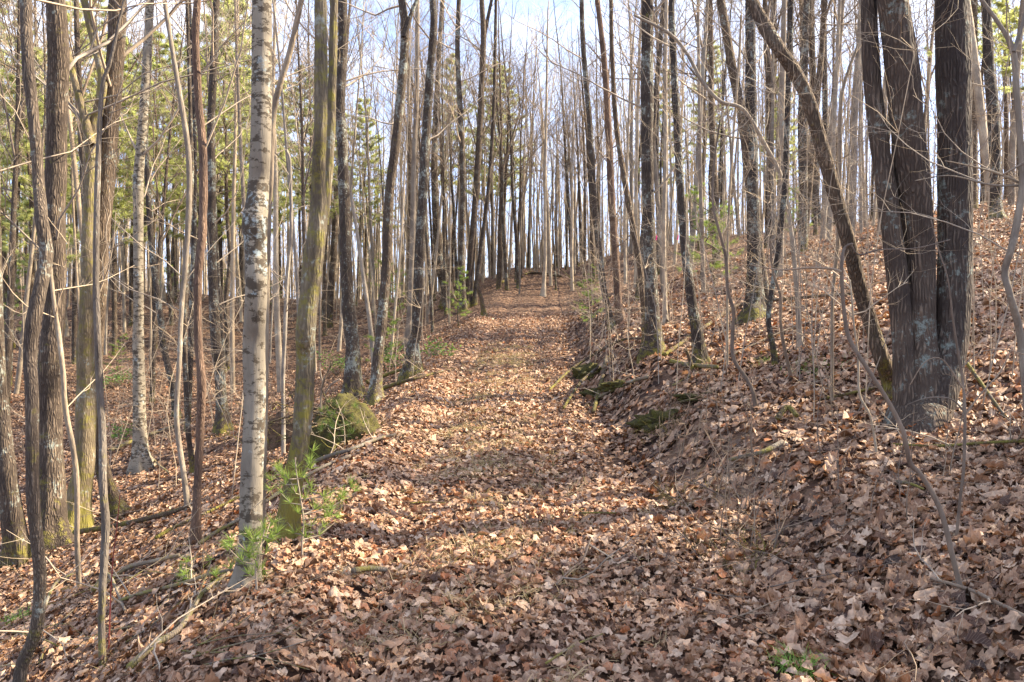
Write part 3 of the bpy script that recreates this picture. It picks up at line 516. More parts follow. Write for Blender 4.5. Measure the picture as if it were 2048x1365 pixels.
# ------------------------------------------------------------------ background trees: prototypes, then individual copies
def proto_tree(h, r, matn, g, fork=False, dens=1.):
    o = {}
    n = 9; lean = g.normal(0, .018, 2); P = [np.array([0, 0, -.25])]; d = unit([lean[0], lean[1], 1])
    for k in range(n): d = unit(d+np.append(g.normal(0, .022, 2), 0)+np.array([0, 0, .03])); P.append(P[-1]+d*(h+.25)/n)
    P = catmull(np.array(P), 5); R = r*(1-.9*np.linspace(0, 1, len(P))**1.15)
    V, F = trunk_mesh(P, R, 9, .3, .07, .35, int(g.integers(0, 99)))
    tb = Tubes(); hh = P[:, 2]
    for k in range(int(26*dens)):
        t = g.uniform(.28, 1)**.8; z = t*h; i = int(np.argmin(np.abs(hh-z))); i = min(i, len(P)-2); a = g.uniform(0, 6.283)
        L = (1-t)*h*.22+g.uniform(.6, 1.4); grow(tb, P[i], (math.cos(a), math.sin(a), g.uniform(.5, 1.5)), L, max(.006, R[i]*g.uniform(.22, .4)), 2, .3, .13, 3, 5, g)
    if fork:
        for s in (-1, 1):
            i = int(len(P)*g.uniform(.35, .6)); grow(tb, P[i], (s*.35, g.normal(0, .1), 1), h*.42, R[i]*.5, 2, .4, .09, 5, 7, g)
    tv, tf = tb.build()
    return (V, F, matn), (tv, tf)
protos = []
gp = np.random.default_rng(21)
spec = [(15, .08, 'far'), (17, .10, 'far'), (13, .055, 'pale'), (16, .09, 'dark'), (18, .12, 'oak'), (12, .042, 'pale'), (14, .06, 'far'), (16, .075, 'oak'), (15, .07, 'pale'), (18, .10, 'dark'), (11, .036, 'far'), (13, .048, 'dark')]
for i, (h, r, mn) in enumerate(spec):
    (V, F, mn), (tv, tf) = proto_tree(h, r, mn, gp, fork=i % 3 == 1, dens=1.1 if r > .07 else .8)
    root = empty('tree', (0, 0, 0)); a = mesh_obj('trunk', V, F, M[mn], root); b = mesh_obj('crown', tv, tf, M['twig'] if mn in ('far', 'pale') else M['twigd'], root)
    protos.append([root, a, b, False, r])
def copy_tree(src, loc, rot, sc):
    root, kids = src[0], src[1:]
    r = root.copy(); link(r)
    for c in kids: k = c.copy(); link(k); k.parent = r
    r.location = loc; r.rotation_euler = rot; r.scale = sc; return r
LAND.sort()
def between(px):
    if px < LAND[0][0]: return 'left of '+LAND[0][1]
    if px > LAND[-1][0]: return 'right of '+LAND[-1][1]
    for a, b in zip(LAND, LAND[1:]):
        if a[0] <= px <= b[0]: return 'between '+a[1]+' and '+b[1]
def shortland(px):
    q = min(LAND, key=lambda l: abs(l[0]-px)); s = 'left' if px < q[0] else 'right'
    return '%s of %s' % (s, q[1])
from collections import defaultdict
def uniq(objs):
    """things whose label came out the same: tell them apart by distance"""
    gq = defaultdict(list)
    for o in objs: gq[o['label']].append(o)
    for lab, L in gq.items():
        if len(L) < 2: continue
        L.sort(key=lambda o: o.location.y); nm = ['nearer', 'farther'] if len(L) == 2 else ['nearest', 'second', 'third', 'fourth', 'fifth', 'sixth'][:len(L)-1]+['farther']*(len(L)-7)+['farthest']
        for o, w in zip(L, nm): o['label'] = w+' '+lab
BG = []
placed = list(ALLT); gs = np.random.default_rng(77); count = 0; tries = 0
def zone(y): return 'halfway back' if y < 20 else 'far back' if y < 32 else 'near the crest' if y < 48 else 'beyond the crest'
while count < 240 and tries < 20000:
    tries += 1
    d = (13**1.35+(52**1.35-13**1.35)*gs.random())**(1/1.35); px = gs.uniform(-60, 2110)
    if count < 22: d = gs.uniform(33.5, 47); px = gs.uniform(950, 1190)
    x = (px-CX)/FPX*d; u = x-float(trail_x(d))
    if abs(u) < (1.9 if d < 33 else 0): continue
    if d < 17 and abs(u) < 3: continue
    if min((x-a)**2+(d-b)**2 for a, b in placed) < (.75 if d < 30 else .6)**2: continue
    k = int(gs.integers(0, len(protos))); pr = protos[k]
    if d < 18 and pr[4] > .06: continue
    z = float(H(x, d)); s = gs.uniform(.8, 1.25) if d < 26 else gs.uniform(.75, 1.15) if px < 900 or px > 1200 else gs.uniform(.6, .95); rot = (gs.normal(0, .035), gs.normal(0, .035), gs.uniform(0, 6.28))
    placed.append((x, d)); count += 1; th = gs.uniform(.85, 1.3)*max(s, .8)
    r = copy_tree(pr[:3], (x, d, z), rot, (th, th, s))
    rad = pr[4]*th; look = 'thin' if rad < .06 else 'slender' if rad < .09 else 'stouter'
    tone = {'pale': 'pale', 'far': 'tan', 'dark': 'dark', 'oak': 'brown'}[spec[k][2]]
    lab = '%s %s tree %s, %s' % (look, tone, zone(d), shortland(px))
    tag(r, lab, 'tree', 'bare background trees'); BG.append(r)
uniq(BG)
for pr in protos:
    for o in pr[:3]: bpy.data.objects.remove(o)

# the wood beyond the crest, too many trunks to count
tb = Tubes(); g = np.random.default_rng(8)
for k in range(2300):
    d = g.uniform(40, 100); x = g.uniform(-.8, .8)*d; z = float(H(x, d))
    h = g.uniform(10, 17)*(.85 if abs(x/d) < .12 else 1); r = g.uniform(.03, .08)
    P = [np.array([x, d, z-.3])]; dd = np.array([g.normal(0, .02), g.normal(0, .02), 1])
    for i in range(6): dd = unit(dd+np.append(g.normal(0, .02, 2), .02)); P.append(P[-1]+dd*h/6)
    P = np.array(P); tb.add(P, r*np.linspace(1, .15, 7), 4)
    for j in range(3):
        i = int(g.integers(2, 6)); a = g.uniform(0, 6.28); grow(tb, P[i], (math.cos(a), math.sin(a), 1.3), g.uniform(1.5, 4), r*.35, 1, .3, .13, 3, 5, g)
for k in range(900):
    d = g.uniform(38, 75); x = g.uniform(-.8, .8)*d; z = float(H(x, d)); h = g.uniform(1.5, 6)
    if d < 46 and abs(x-1.5) < 1.6: continue
    P = np.array([[x, d, z-.1]]+[[x+g.normal(0, .06)*i, d+g.normal(0, .06)*i, z+h*i/5] for i in range(1, 6)]); tb.add(P, .022*np.linspace(1, .3, 6), 3)
    for j in range(4): grow(tb, P[int(g.integers(1, 6))], (g.normal(), g.normal(), .8), g.uniform(.5, 1.8), .011, 1, .2, .18, 3, 4, g)
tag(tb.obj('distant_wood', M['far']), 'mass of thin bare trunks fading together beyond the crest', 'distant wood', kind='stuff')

# ------------------------------------------------------------------ pines
def pine_proto(h, r, g, crown0, nb, L0, ntuft, nn, nl, w, nm):
    P = np.array([[g.normal(0, .02)*k, g.normal(0, .02)*k, -.2+(h+.2)*k/10] for k in range(11)]); R = r*np.linspace(1, .1, 11)
    V, F = trunk_mesh(P, R, 9, .3 if h > 5 else .06, .05, .2, 3); tb = Tubes(); C, D = [], []
    for k in range(nb):
        t = crown0+(1-crown0)*(k+.5)/nb; z = t*h; a = k*2.4+g.normal(0, .3); L = L0*(1-((t-crown0)/(1-crown0))**1.3*.85)*g.uniform(.6, 1.1)
        p = np.array([np.interp(z, P[:, 2], P[:, 0]), np.interp(z, P[:, 2], P[:, 1]), z]); d = unit([math.cos(a), math.sin(a), g.uniform(.0, .35)])
        pts = [p]
        for i in range(5): d = unit(d+g.normal(0, .08, 3)+np.array([0, 0, .05])); pts.append(pts[-1]+d*L/5)
        pts = np.array(pts); tb.add(pts, max(.004, r*.18)*np.linspace(1, .3, 6), 4)
        for i in range(ntuft):
            f = g.uniform(.25, 1)*5; q = min(int(f), 4); c = pts[q]+(pts[q+1]-pts[q])*(f-q)
            s = unit(np.cross(d, [0, 0, 1]))*g.choice([-1, 1]); e = c+(s*.7+d*.6+np.array([0, 0, g.uniform(-.05, .2)]))*L*g.uniform(.05, .28)
            tb.add(np.array([c, (c+e)/2, e]), np.array([.006, .005, .003])*(1 if h > 5 else .4), 3); C.append(e); D.append(unit(e-c+np.array([0, 0, .02])))
            if h > 5 or i % 2: C.append((c+e)/2); D.append(unit(e-c))
    C, D, L, ww = tuft(np.array(C), np.array(D), nn, nl, w, g); nv, nf = blades(C, D, L, ww, .08, g)
    root = empty('pine_tree', (0, 0, 0)); a = mesh_obj('trunk', V, F, M['oak'], root); b = tb.obj('branch', M['twigd'], root); c = mesh_obj('crown', nv, nf, M[nm], root, smooth=False)
    return [root, a, b, c]
g = np.random.default_rng(31)
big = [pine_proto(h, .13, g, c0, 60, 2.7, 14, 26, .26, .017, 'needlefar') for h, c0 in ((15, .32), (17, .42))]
small = [pine_proto(h, .03, g, .12, 26, .75, 8, 16, .11, .0045, 'needle') for h in (2.4, 1.8)]
def place(src, px, d, s, rz, label, cat, group=None, name=None, z=None):
    x = (px-CX)/FPX*d; r = copy_tree(src, (x, d, float(H(x, d)) if z is None else z), (0, 0, rz), (s, s, s)); r['label'] = label; r['category'] = cat
    if group: r['group'] = group
    if name: r.name = name
    return r
bigs = [(60, 24, .7), (150, 27, .75), (230, 29, .8), (310, 31, .75), (395, 33, .85), (455, 27, .8), (515, 36, .9), (650, 34, .7), (1330, 46, .7), (1420, 50, .8), (-40, 26, .8), (25, 38, .95), (95, 33, .8), (190, 44, 1.), (262, 36, .85), (350, 46, .9), (440, 34, 1.), (482, 42, 1.05), (560, 48, .9), (600, 40, .75), (730, 46, .8), (905, 50, .9), (985, 46, .85), (1010, 56, .95), (1560, 44, .6), (1965, 30, .75), (2060, 24, .7)]
for k, (px, d, s) in enumerate(bigs):
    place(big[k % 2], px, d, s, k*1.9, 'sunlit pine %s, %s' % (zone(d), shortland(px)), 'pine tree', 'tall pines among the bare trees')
sm_ = [(786, 660, 'bright', 1.35), (772, 745, 'ragged', .7), (918, 655, 'dark', .75), (1178, 662, 'low', .7), (1400, 560, 'airy', 1.2), (1432, 575, 'broad', 1.0), (1190, 600, 'small', .5), (452, 600, 'pale', 1.0), (235, 760, 'low', .6), (1590, 440, 'small', 1.1), (745, 600, 'narrow', 1.5), (545, 620, 'thin', 1.), (30, 560, 'thin', 1.5), (330, 600, 'airy', 1.3)]
for k, (px, py, lk, s) in enumerate(sm_):
    d = hit(px, py) or 30; place(small[k % 2], px, d, s, k*1.3, '%s young pine %s, %s' % (lk, zone(d), shortland(px)), 'young pine', 'young pines growing under the bare trees', 'young_pine')
# unseen pines added upslope, right of the frame, to shade the near trail
shade = [(11.8, 6.6, .55), (15, 3.5, .62), (16.5, 11.5, .7), (21, 9, .8)]
for k, (x, y, s) in enumerate(shade):
    r = copy_tree(big[k % 2], (x, y, float(H(x, y))), (0, 0, k), (s, s, s)); tag(r, 'unseen tall pine added upslope for its shade', 'pine tree', 'unseen pines added for shade')
uniq([o for o in bpy.data.objects if o.get('category') in ('pine tree', 'young pine')])
for pr in big+small:
    for o in pr: bpy.data.objects.remove(o)

def sapling_px(label, stem, tufts, d, name='pine_sapling', cat='pine sapling', nl=.085, nn=22, nm='needle'):
    g = np.random.default_rng(int(stem[0][0])); base = at(*stem[0][:2], d); gz = float(H(base[0], base[1])); o0 = np.array([base[0], base[1], gz])
    root = empty(name, o0); tag(root, label, cat)
    P = np.array([at(p[0], p[1], d) for p in stem])-o0; P[0][2] = -.05; Pc = catmull(P, 5)
    t1 = Tubes(); t1.add(Pc, np.linspace(.007, .003, len(Pc)), 6); t1.obj('stem', M['twig'], root); tb = Tubes(); C, D = [], []
    for (px, py, s) in tufts:
        e = at(px, py, d+g.normal(0, .14))-o0; i = int(np.argmin(np.linalg.norm(Pc-(e-np.array([0, 0, .08])), axis=1))); c = Pc[i]; m = (c+e)/2+np.array([0, 0, -.03])
        tb.add(np.array([c, m, e]), np.array([.004, .003, .002]), 4); dd = unit(e-m)
        for k in range(max(1, int(s*.6))): C.append(e+g.normal(0, .012*s, 3)*np.array([1, 1, .6])); D.append(unit(dd+g.normal(0, .35, 3)+np.array([0, 0, .25])))
        C.append(m); D.append(unit(dd+np.array([0, 0, .5])))
    tb.obj('branch', M['twig'], root)
    C, D, L, w = tuft(np.array(C), np.array(D), nn, nl, .003, g); v, f = blades(C, D, L, w, .05, g); mesh_obj('foliage', v, f, M[nm], root, smooth=False)
sapling_px('bright green pine sapling with spreading tufts at the foot of the mossy double trunk', [(606, 1138), (604, 1090), (607, 1040), (600, 990), (592, 940), (590, 915)],
           [(592, 915, 5), (560, 940, 4), (545, 952, 3), (615, 935, 3), (582, 965, 5), (560, 985, 4), (620, 975, 4), (650, 990, 4), (690, 968, 5), (712, 985, 3), (640, 1030, 5), (670, 1045, 5), (690, 1010, 4), (620, 1060, 3), (575, 1045, 4), (655, 1000, 3)], 4.75)
sapling_px('light green pine sapling right in front of the foot of the beech', [(515, 1165), (512, 1130), (520, 1090), (530, 1060)],
           [(495, 1060, 4), (475, 1085, 4), (520, 1060, 4), (540, 1045, 4), (505, 1095, 5), (485, 1120, 5), (520, 1110, 4), (465, 1105, 3), (545, 1085, 4), (560, 1065, 3), (500, 1125, 4), (455, 1095, 3)], 4.2)
sapling_px('tiny pine seedling between the pale fallen branches', [(378, 1165), (374, 1150), (370, 1138)], [(362, 1140, 3), (380, 1145, 3), (372, 1132, 3)], 4.9)
sapling_px('tiny pine seedling at the broken end of the mossy fallen branch', [(440, 1172), (438, 1160)], [(430, 1158, 3), (448, 1160, 3), (440, 1152, 3)], 4.7)
sapling_px('green pine sapling coloured darker for shade, against the front of the root mound', [(690, 880), (688, 850), (680, 820), (672, 800)],
           [(672, 805, 6), (655, 820, 6), (690, 815, 6), (665, 840, 6), (645, 845, 5), (700, 840, 6), (680, 850, 6), (655, 862, 5), (715, 855, 4), (700, 865, 4), (640, 825, 4), (672, 872, 4)], 8.6, nl=.09, nm='needleshade')

# green leafy shrubs
def shrub(label, px, py, rad, n, col, hh=.5):
    d = hit(px, py); g = np.random.default_rng(px); c = at(px, py, d); c[2] = float(H(c[0], c[1])); root = empty('leafy_shrub', c); tag(root, label, 'shrub')
    tb = Tubes(); C = []
    for k in range(12):
        a = g.uniform(0, 6.28); e = np.array([math.cos(a)*g.uniform(.1, rad), math.sin(a)*g.uniform(.1, rad), g.uniform(.3, 1)*hh]); tb.add(np.array([[0, 0, -.03], e*.5+[0, 0, .05], e]), np.array([.008, .005, .003]), 4)
        C += [e+g.normal(0, .09, 3) for _ in range(n//12)]
    C = np.array(C); C[:, 2] = np.abs(C[:, 2]); D = g.normal(size=C.shape); D[:, 2] = np.abs(D[:, 2])*.5; D /= np.linalg.norm(D, axis=1, keepdims=True)
    tb.obj('stem', M['twigd'], root); v, f = blades(C, D, g.uniform(.06, .12, len(C)), np.full(len(C), .035), .1, g); mesh_obj('foliage', v, f, M[col], root)
shrub('bright green leafy shrub between the mossy double trunk and the dark one behind', 672, 752, .45, 260, 'leafgreen', .7)
shrub('low green shrub in the hollow behind the grey furrowed trunk', 225, 775, .6, 240, 'leafgreen', .5)
shrub('small green shrub below the dark lichened trunk by the trail', 790, 735, .4, 160, 'leafgreen', .5)
shrub('small dark green tuft of leaves on the left shoulder of the trail', 880, 712, .3, 120, 'leafgreen', .25)
shrub('low green shrub at the foot of the pale mottled trunk', 255, 880, .35, 120, 'leafgreen', .3)
def grass(label, px, py, n, rad, L, nm='grass_tuft'):
    d = hit(px, py); g = np.random.default_rng(px); c = at(px, py, d); C = c+np.stack([g.normal(0, rad, n), g.normal(0, rad, n), np.zeros(n)], 1)
    C[:, 2] = H(C[:, 0], C[:, 1]); D = np.stack([g.normal(0, .7, n), g.normal(0, .7, n), np.ones(n)], 1); D /= np.linalg.norm(D, axis=1, keepdims=True)
    v, f = blades(C-c, D, g.uniform(.5, 1.1, n)*L, np.full(n, .004), .3, g); o = mesh_obj(nm, v, f, M['grass'], smooth=False); o.location = c; tag(o, label, 'grass tuft')
grass('bright green grass tuft among the leaves at the bottom right', 1600, 1352, 170, .05, .16)
grass('faint green grass tuft on the slope below the elbowed sapling', 1535, 728, 120, .12, .16)
grass('thin green grass tuft on the slope left of the huge oak', 1632, 738, 120, .14, .16)
grass('green grass tuft low at the left edge behind the bowed trunk', 30, 1245, 120, .07, .15)

# ------------------------------------------------------------------ fallen wood
def log(label, pts, w, matn='dead', name='fallen_branch', cat='fallen branch', lift=.7, group=None, tw=0, seg=10):
    g = np.random.default_rng(int(pts[0][0]+pts[0][1])); P, R = [], []
    n = len(pts); ws = w if isinstance(w, (list, tuple)) else (w, w*.6)
    for k, p in enumerate(pts):
        d = hit(p[0], min(p[1], 1364)) or 38.; q = at(p[0], min(p[1], 1364), d) if p[1] < 1365 else at(p[0], p[1], d)
        r = np.interp(k/(n-1), [0, 1], ws)/FPX*d/2; q[2] = float(H(q[0], q[1]))+r*lift+.05+(p[2] if len(p) > 2 else 0); P.append(q); R.append(r)
    P = np.array(P); c = P[0].copy(); Pc = catmull(P-c, 8); Rc = np.interp(np.linspace(0, 1, len(Pc)), np.linspace(0, 1, n), R)
    v, f = trunk_mesh(Pc, Rc, seg, max(.03, Rc.max()*.8), .08, 0, int(g.integers(0, 50)))
    cap = np.arange(seg)[None, ::-1]; f = f+[cap]
    if tw:
        root = empty(name, c); tag(root, label, cat, group); mesh_obj('stem', v, f, M[matn], root); tb = Tubes()
        for k in range(tw):
            tb = Tubes(); i = int(g.integers(2, len(Pc)-1)); grow(tb, Pc[i], np.append(g.normal(size=2), .3+.4*g.random()), .25+.5*g.random(), .006, 1, .05, .2, 4, 3, g)
            tb.obj('twig', M['twig'], root)
    else:
        o = mesh_obj(name, v, f, M[matn]); o.location = c; tag(o, label, cat, group)
FW = 'fallen branches on the forest floor'
log('pale straight log in the left hollow behind the mottled trunk', [(222, 908), (290, 880), (372, 850)], 8, name='fallen_log', cat='fallen log', tw=2)
log('dark rotten log running right from the foot of the stout furrowed trunk', [(150, 1078), (220, 1066), (328, 1042), (382, 1022)], (12, 8), 'rot', name='fallen_log', cat='fallen log', tw=5)
log('pale grey branch lying above the long mossy one on the lower left slope', [(212, 1180), (256, 1152), (310, 1138), (359, 1126)], (9, 7), tw=3)
log('long pale mossy branch ending at the foot of the beech', [(236, 1222), (290, 1206), (359, 1188), (420, 1170), (468, 1160)], (7, 8), tw=4)
log('thick crooked branch with a dark lower half reaching the bottom edge', [(258, 1364), (308, 1316), (345, 1295), (369, 1270), (400, 1215), (425, 1190), (458, 1168)], (15, 7), tw=3)
log('long pale pole lying behind the beech from left to right', [(398, 1103), (440, 1076), (477, 1055), (564, 998), (640, 950), (700, 925)], (8, 6))
log('grey crooked branch pointing at the trail from the root mound', [(612, 944), (660, 925), (703, 911), (754, 890), (790, 880)], (10, 5), tw=4)
log('dark log behind the right leaning dark trunk', [(733, 773), (775, 757), (818, 742)], 9, 'rot', name='fallen_log', cat='fallen log')
log('thin dark log in front of the dark lichened trunk by the trail', [(762, 787), (820, 768), (887, 750)], (8, 5), 'rot', name='fallen_log', cat='fallen log', tw=3)
log('long thin branch leaning down the right bank onto the trail', [(1099, 788), (1150, 752, .1), (1236, 703, .1), (1287, 685)], (5, 5), 'rot', tw=5)
log('short grey branch leaning against the right bank below the long one', [(1127, 826), (1160, 785, .08), (1197, 742)], (5, 6), 'rot')
log('pale barkless log lying straight down the right bank', [(1187, 834), (1198, 795, .03), (1206, 760), (1213, 723)], (7, 9), 'rot')
log('pale branch lying beside the moss on top of the right bank', [(1197, 805), (1226, 788), (1260, 775), (1296, 764)], (5, 7), tw=3)
log('short pale log beside the foot of the wavy dark trunk', [(1341, 733), (1382, 742), (1434, 745)], (9, 8), name='fallen_log', cat='fallen log')
log('long dark log lying across the right slope by the mossy footed trunk', [(1330, 720), (1411, 662), (1481, 618), (1580, 606), (1704, 597)], (8, 6), 'rot', name='fallen_log', cat='fallen log', tw=8)
log('thin pale stick across the right slope below the long dark log', [(1345, 782), (1440, 732), (1575, 668), (1640, 650)], (5, 4), tw=5)
log('dark log lying across the slope beyond the end of the trail', [(1000, 545), (1060, 550), (1124, 557)], 6, 'rot', name='fallen_log', cat='fallen log', tw=2)
log('thin arched stick over the right edge at the trail end', [(1051, 530, .2), (1092, 538, .3), (1138, 569, .3), (1169, 617)], 2.5, 'rot')
log('short mossy broken log end on the right slope', [(1555, 853), (1575, 838, .04), (1594, 848)], (12, 9), 'rot', name='fallen_log', cat='fallen log')
log('grey weathered branch half buried in leaves on the right slope', [(1458, 940), (1500, 930), (1528, 922), (1565, 902)], (7, 11))
log('dark smooth branch in the leaves at the lower right edge', [(1862, 1180), (1938, 1204), (1990, 1228), (2060, 1268)], (6, 9), 'twigd', tw=2)
log('short grey stick in the leaves left of the dark crooked sapling', [(1792, 981), (1820, 985), (1847, 996)], 7)
log('thin dark branch lying left of the foot of the huge oak', [(1640, 812), (1700, 800), (1757, 790)], (5, 7), 'rot', tw=3)
log('long thin dark branch on the slope below the huge oak', [(1786, 906), (1880, 908), (1960, 903), (2060, 900)], (4, 7), 'rot', tw=4)
log('leaning grey branches right of the foot of the huge oak', [(1935, 790, .2), (1990, 835, .05), (2010, 850)], (8, 5), tw=2)
log('short chunk of pale bark lying on the trail', [(706, 1163), (740, 1159), (781, 1164)], (12, 10))
log('bent dark stick on the right half of the trail', [(1113, 1193), (1143, 1157), (1165, 1140), (1182, 1096)], (5, 3), 'twigd', tw=2)
log('thin pale stick at the bottom centre of the trail', [(1092, 1355), (1149, 1316), (1205, 1293)], (5, 3))
log('small straight stick on the trail below the brush', [(1159, 1043), (1200, 1041), (1233, 1042)], 4, 'rot')
log('thin brown stick on the left half of the trail', [(820, 1022), (850, 1018), (890, 1020)], 3, 'rot')
log('crooked yellowish branch raised in the left hollow beside the mottled trunk', [(267, 875, .25), (287, 906, .12), (310, 930), (338, 953)], 5)
log('stubby pale broken branch by the foot of the pale snag', [(185, 1200), (215, 1190, .1), (250, 1240)], (9, 5), tw=2)
log('grey branch crossing behind the foot of the wavy reddish trunk', [(310, 1090), (345, 1070), (400, 1045), (480, 1005)], (7, 5), 'rot', tw=3)
log('grey branch arching up from the bottom left corner', [(48, 1364), (80, 1310, .15), (110, 1250, .25), (149, 1183, .1)], (8, 4), tw=4)
# upright stub
tree('short dark upright stub standing beside the short pale log', [(1386, 744, 8), (1380, 722, 7), (1372, 698, 6)], 1, 'rot', name='tree_stub', cat='stub', nb=0, curve_end=True)

# loose twigs and brush
TW = []
def twigs(area, n, lab, L, r, seed, matn='twigd', zr=.12, cat='twig', name='fallen_twig'):
    g = np.random.default_rng(seed)
    for k in range(n):
        px, py = g.uniform(area[0], area[2]), g.uniform(area[1], area[3]); d = hit(px, py)
        if d is None: continue
        c = at(px, py, d); c[2] = float(H(c[0], c[1]))+.03; a = g.uniform(0, 6.28); tb = Tubes(); l = L*g.uniform(.5, 1.3)
        dv = np.array([math.cos(a), math.sin(a), 0.]); e = .1; dv[2] = (float(H(c[0]+dv[0]*e, c[1]+dv[1]*e))-float(H(c[0], c[1])))/e+g.uniform(0, zr)*2
        grow(tb, (0, 0, 0), dv, l, r*g.uniform(.6, 1.3), 1, -.02, .12, 5, 3, g)
        o = tb.obj(name, M[matn]); o.location = c; ad = abs(math.sin(a)); TW.append(tag(o, '%s %s %s, %s' % ('long' if l > L*1.0 else 'short', lab, 'lying crosswise' if ad < .35 else 'pointing away' if ad > .9 else 'lying aslant', shortland(px)), cat, 'fallen twigs'))
twigs((0, 1120, 420, 1360), 34, 'bare twig', .7, .0045, 41, 'dead')
twigs((0, 960, 480, 1130), 16, 'dark twig', .8, .006, 42, 'twigd')
twigs((1340, 980, 1560, 1190), 26, 'brushy twig', .55, .005, 43, 'twigd', .3)
twigs((1450, 780, 2040, 1300), 22, 'thin twig', .6, .004, 44, 'twigd')
twigs((1180, 640, 1700, 800), 16, 'grey twig', .9, .006, 45, 'twig')
twigs((620, 800, 860, 900), 12, 'pale twig', .6, .006, 46, 'twig')

# thin undergrowth saplings
def whip(px, py, hgt, matn, label, group, seed, lean=0.1, r=.006):
    d = hit(px, py)
    if d is None: return
    g = np.random.default_rng(seed); c = at(px, py, d); c[2] = float(H(c[0], c[1])); tb = Tubes(); dd = unit([g.normal(0, lean), g.normal(0, lean), 1]); P = [np.array([0, 0, -.05])]
    for k in range(7): dd = unit(dd+g.normal(0, .09, 3)+np.array([0, 0, .05])); P.append(P[-1]+dd*hgt/7)
    P = np.array(P); root = empty('sapling', c); tag(root, label, 'sapling', group)
    t1 = Tubes(); t1.add(P, r*np.linspace(1, .35, 8), 5); t1.obj('stem', M[matn], root)
    for k in range(int(5+hgt*3)):
        i = int(g.integers(2, 7)); a = g.uniform(0, 6.28); grow(tb, P[i], (math.cos(a), math.sin(a), .35), hgt*g.uniform(.12, .3), r*.5, 1, .06, .2, 3, 5, g)
    tb.obj('crown', M[matn], root); return root
g = np.random.default_rng(99)
areas = [((60, 700, 480, 1000), 16, 'bare sapling', (1.2, 2.6)), ((520, 600, 900, 780), 26, 'bare sapling', (1.2, 3.2)),
         ((1120, 600, 1300, 800), 18, 'twiggy sapling', (.7, 2.2)), ((1300, 560, 1760, 780), 26, 'bare sapling', (1., 2.8)),
         ((1250, 850, 1560, 1120), 34, 'dead stem', (.3, .9)), ((1560, 850, 1900, 1150), 9, 'dead stem', (.35, .9)),
         ((1900, 450, 2048, 760), 9, 'twiggy sapling', (.8, 2.))]
kk = 0; WH = []
areas += [((60, 760, 560, 1050), 16, 'bare sapling', (2.4, 4.6)), ((560, 640, 880, 800), 12, 'bare sapling', (2.6, 5)), ((1150, 640, 1340, 780), 10, 'bare sapling', (2.4, 4.5)), ((1340, 640, 2040, 860), 26, 'bare sapling', (2.2, 4.6))]
for (ar, n, lab, hr) in areas:
    for k in range(n):
        kk += 1; px, py = g.uniform(ar[0], ar[2]), g.uniform(ar[1], ar[3]); dd = hit(px, py)
        if dd is None or abs((px-CX)/FPX*dd-float(trail_x(dd))) < 1.5: continue
        hg = g.uniform(*hr); lab2 = '%s %s %s, %s' % ('knee-high' if hg < .8 else 'waist-high' if hg < 1.3 else 'man-high' if hg < 2 else 'tall', lab, zone(dd) if dd > 13 else 'up front', shortland(px))
        WH.append(whip(px, py, hg, 'twig' if 'dead' not in lab else 'twigd', lab2, 'bare undergrowth saplings', 500+kk, r=.0035+.0035*min(1, dd/10)))
uniq([w for w in WH if w]); uniq(TW)
# dark brushy tangles in the hollows of the near right bank
for k, (px, py, lab) in enumerate(((1475, 1135, 'dark tangle of dead stems beside the bent dark stick, nearest on the right bank'), (1375, 1010, 'dark tangle of dead twigs on the near right bank, middle of three'), (1330, 870, 'small dark tangle of twigs below the dark moss clump'))):
    g = np.random.default_rng(600+k); d = hit(px, py); c = at(px, py, d); c[2] = float(H(c[0], c[1])); tb = Tubes()
    for j in range(46):
        p = np.append(g.normal(0, .13, 2), 0); p[2] = float(H(c[0]+p[0], c[1]+p[1]))-c[2]
        grow(tb, p, (g.normal(), g.normal(), g.uniform(.1, 1.3)), g.uniform(.12, .42), .003, 1, -.15, .3, 3, 3, g)
    o = tb.obj('brush', M['rot']); o.location = c; tag(o, lab, 'brush')
# the red shoot
tb = Tubes(); d = 4.3; c = at(216, 1282, d); c[2] = float(H(c[0], c[1])); P = np.array([at(x, y, d) for x, y in ((216, 1290), (221, 1200), (226, 1120), (234, 1050), (240, 990))])-c; P[0][2] = -.05
tb.add(catmull(P, 4), np.linspace(.0045, .002, 17), 5); o = tb.obj('red_shoot', M['redtwig']); o.location = c; tag(o, 'thin straight bright red shoot right of the pale snag', 'shoot')
# pink tape
for px, lab in ((1356, 'pink ribbon tied on the wavy dark trunk of the right slope'), (1313, 'pink ribbon tied beside the dark straight trunk of the bank')):
    d = 14.; c = at(px, 470, d); g = np.random.default_rng(px); V = []
    for k in range(7):
        V += [[-.01+.006*math.sin(k), .01*k % .03, -.016*k], [.01+.006*math.sin(k), .01*k % .03, -.016*k]]
    F = [[2*k, 2*k+1, 2*k+3, 2*k+2] for k in range(6)]; o = mesh_obj('ribbon', np.array(V), np.array(F), M['pink']); o.location = c; tag(o, lab, 'ribbon')
    s = o.modifiers.new('thick', 'SOLIDIFY'); s.thickness = .001

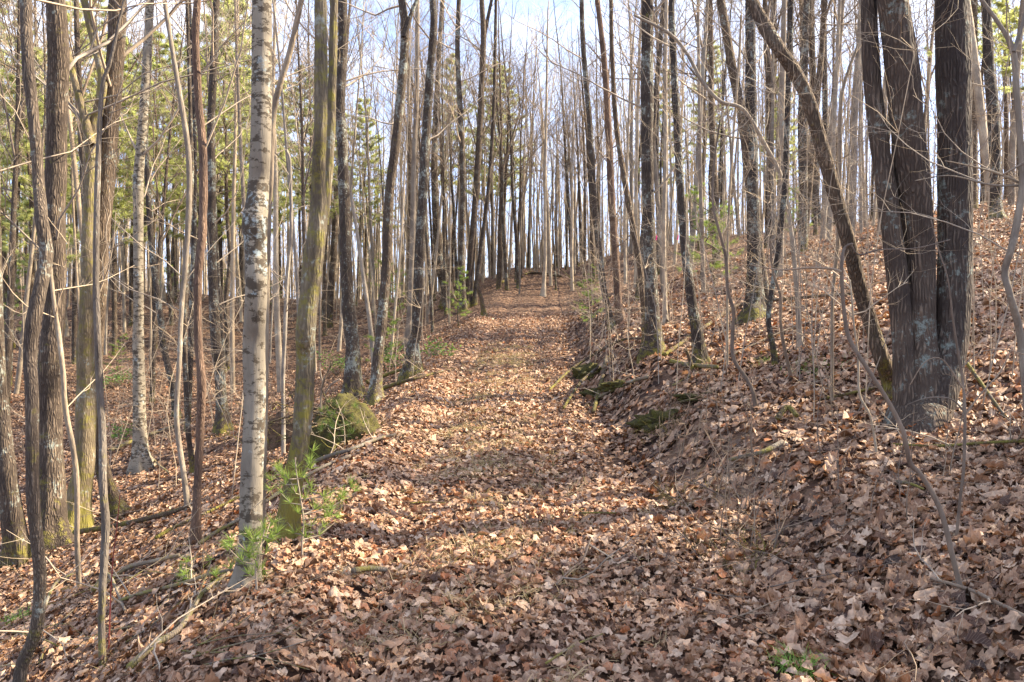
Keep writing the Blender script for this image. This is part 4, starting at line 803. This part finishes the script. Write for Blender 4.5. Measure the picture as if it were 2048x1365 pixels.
# ------------------------------------------------------------------ mounds: uprooted root plate and moss
def mound(name, label, cat, px, py, rx, ry, rz, matn, d=None, sink=.3, seed=0, rough=.16):
    d = d or hit(px, py); c = at(px, py, d); c[2] = float(H(c[0], c[1])); n, m_ = 48, 28
    th = np.arange(n)*2*math.pi/n; ph = np.linspace(0.02, math.pi*.72, m_); D = np.stack([np.sin(ph)[:, None]*np.cos(th), np.sin(ph)[:, None]*np.sin(th), np.cos(ph)[:, None]*np.ones(n)], -1)
    k = 1+rough*snoise(D+seed, 2.3)+rough*.6*snoise(D+seed, 6.)+rough*.3*snoise(D+seed, 14.)
    V = (D*k[..., None]*np.array([rx, ry, rz])).reshape(-1, 3)-np.array([0, 0, sink*rz]); i = np.arange(m_-1)[:, None]*n; j = np.arange(n)[None]; j2 = (j+1) % n
    F = np.stack([i+j, i+n+j, i+n+j2, i+j2], -1).reshape(-1, 4); return c, V, F
c, V, F = mound('root_mound', '', '', 692, 885, .5, .45, .8, 'soil', seed=2)
root = empty('root_mound', c); tag(root, 'round mound of soil and torn roots of an uprooted tree left of the trail', 'root mound'); mesh_obj('soil', V, F, M['moss'], root)
g = np.random.default_rng(4); 
for k in range(12):
    tb = Tubes(); a = g.uniform(2.4, 5.4); s = np.array([math.cos(a)*.35, math.sin(a)*.35, g.uniform(.05, .4)]); grow(tb, s, (math.cos(a)-.5, math.sin(a)*.5, g.uniform(-.5, .5)), g.uniform(.4, .9), .014, 1, -.1, .3, 5, 4, g); tb.obj('root', M['rot'], root)
nC = g.normal(0, .3, (420, 2)); C = np.stack([nC[:, 0], nC[:, 1], .48+.08*g.random(420)-1.3*(nC**2).sum(1)], 1); D = g.normal(size=(420, 3))*[1, 1, .4]; D /= np.linalg.norm(D, axis=1, keepdims=True)
v, f = blades(C, D, np.full(420, .09), np.full(420, .005), .5, g); mesh_obj('dead_needles', v, f, M['strawdark'], root, smooth=False)
c, V, F = mound('root_plate', '', '', 580, 885, .42, .35, .75, 'soil', seed=7, rough=.22)
root = empty('root_plate', c); tag(root, 'dark torn root plate behind the mossy double trunk', 'root plate'); mesh_obj('soil', V, F, M['soil'], root)
for k in range(14):
    tb = Tubes(); a = g.uniform(0, 6.28); grow(tb, (math.cos(a)*.3, -.2, .25+.3*math.sin(a)), (math.cos(a), -.5, math.sin(a)*.6), g.uniform(.4, .8), .013, 1, -.1, .3, 5, 4, g); tb.obj('root', M['rot'], root)
for (px, py, rx, rz, lab) in ((1240, 772, .26, .1, 'yellow green moss clump beside the pale branch on the right bank'), (1178, 748, .28, .18, 'tall moss clump behind the pale log on the right bank'),
                              (1322, 842, .32, .13, 'dark moss clump over a hollow in the near right bank'), (1402, 796, .26, .05, 'flat moss clump right of the bank hollow'), (1190, 790, .2, .1, 'dark moss clump under the leaning sticks of the bank')):
    c, V, F = mound('moss_clump', lab, 'moss', px, py, rx, rx*.7, rz, 'moss', seed=px*.01, rough=.5); o = mesh_obj('moss_clump', V, F, M['moss']); o.location = c; tag(o, lab, 'moss')
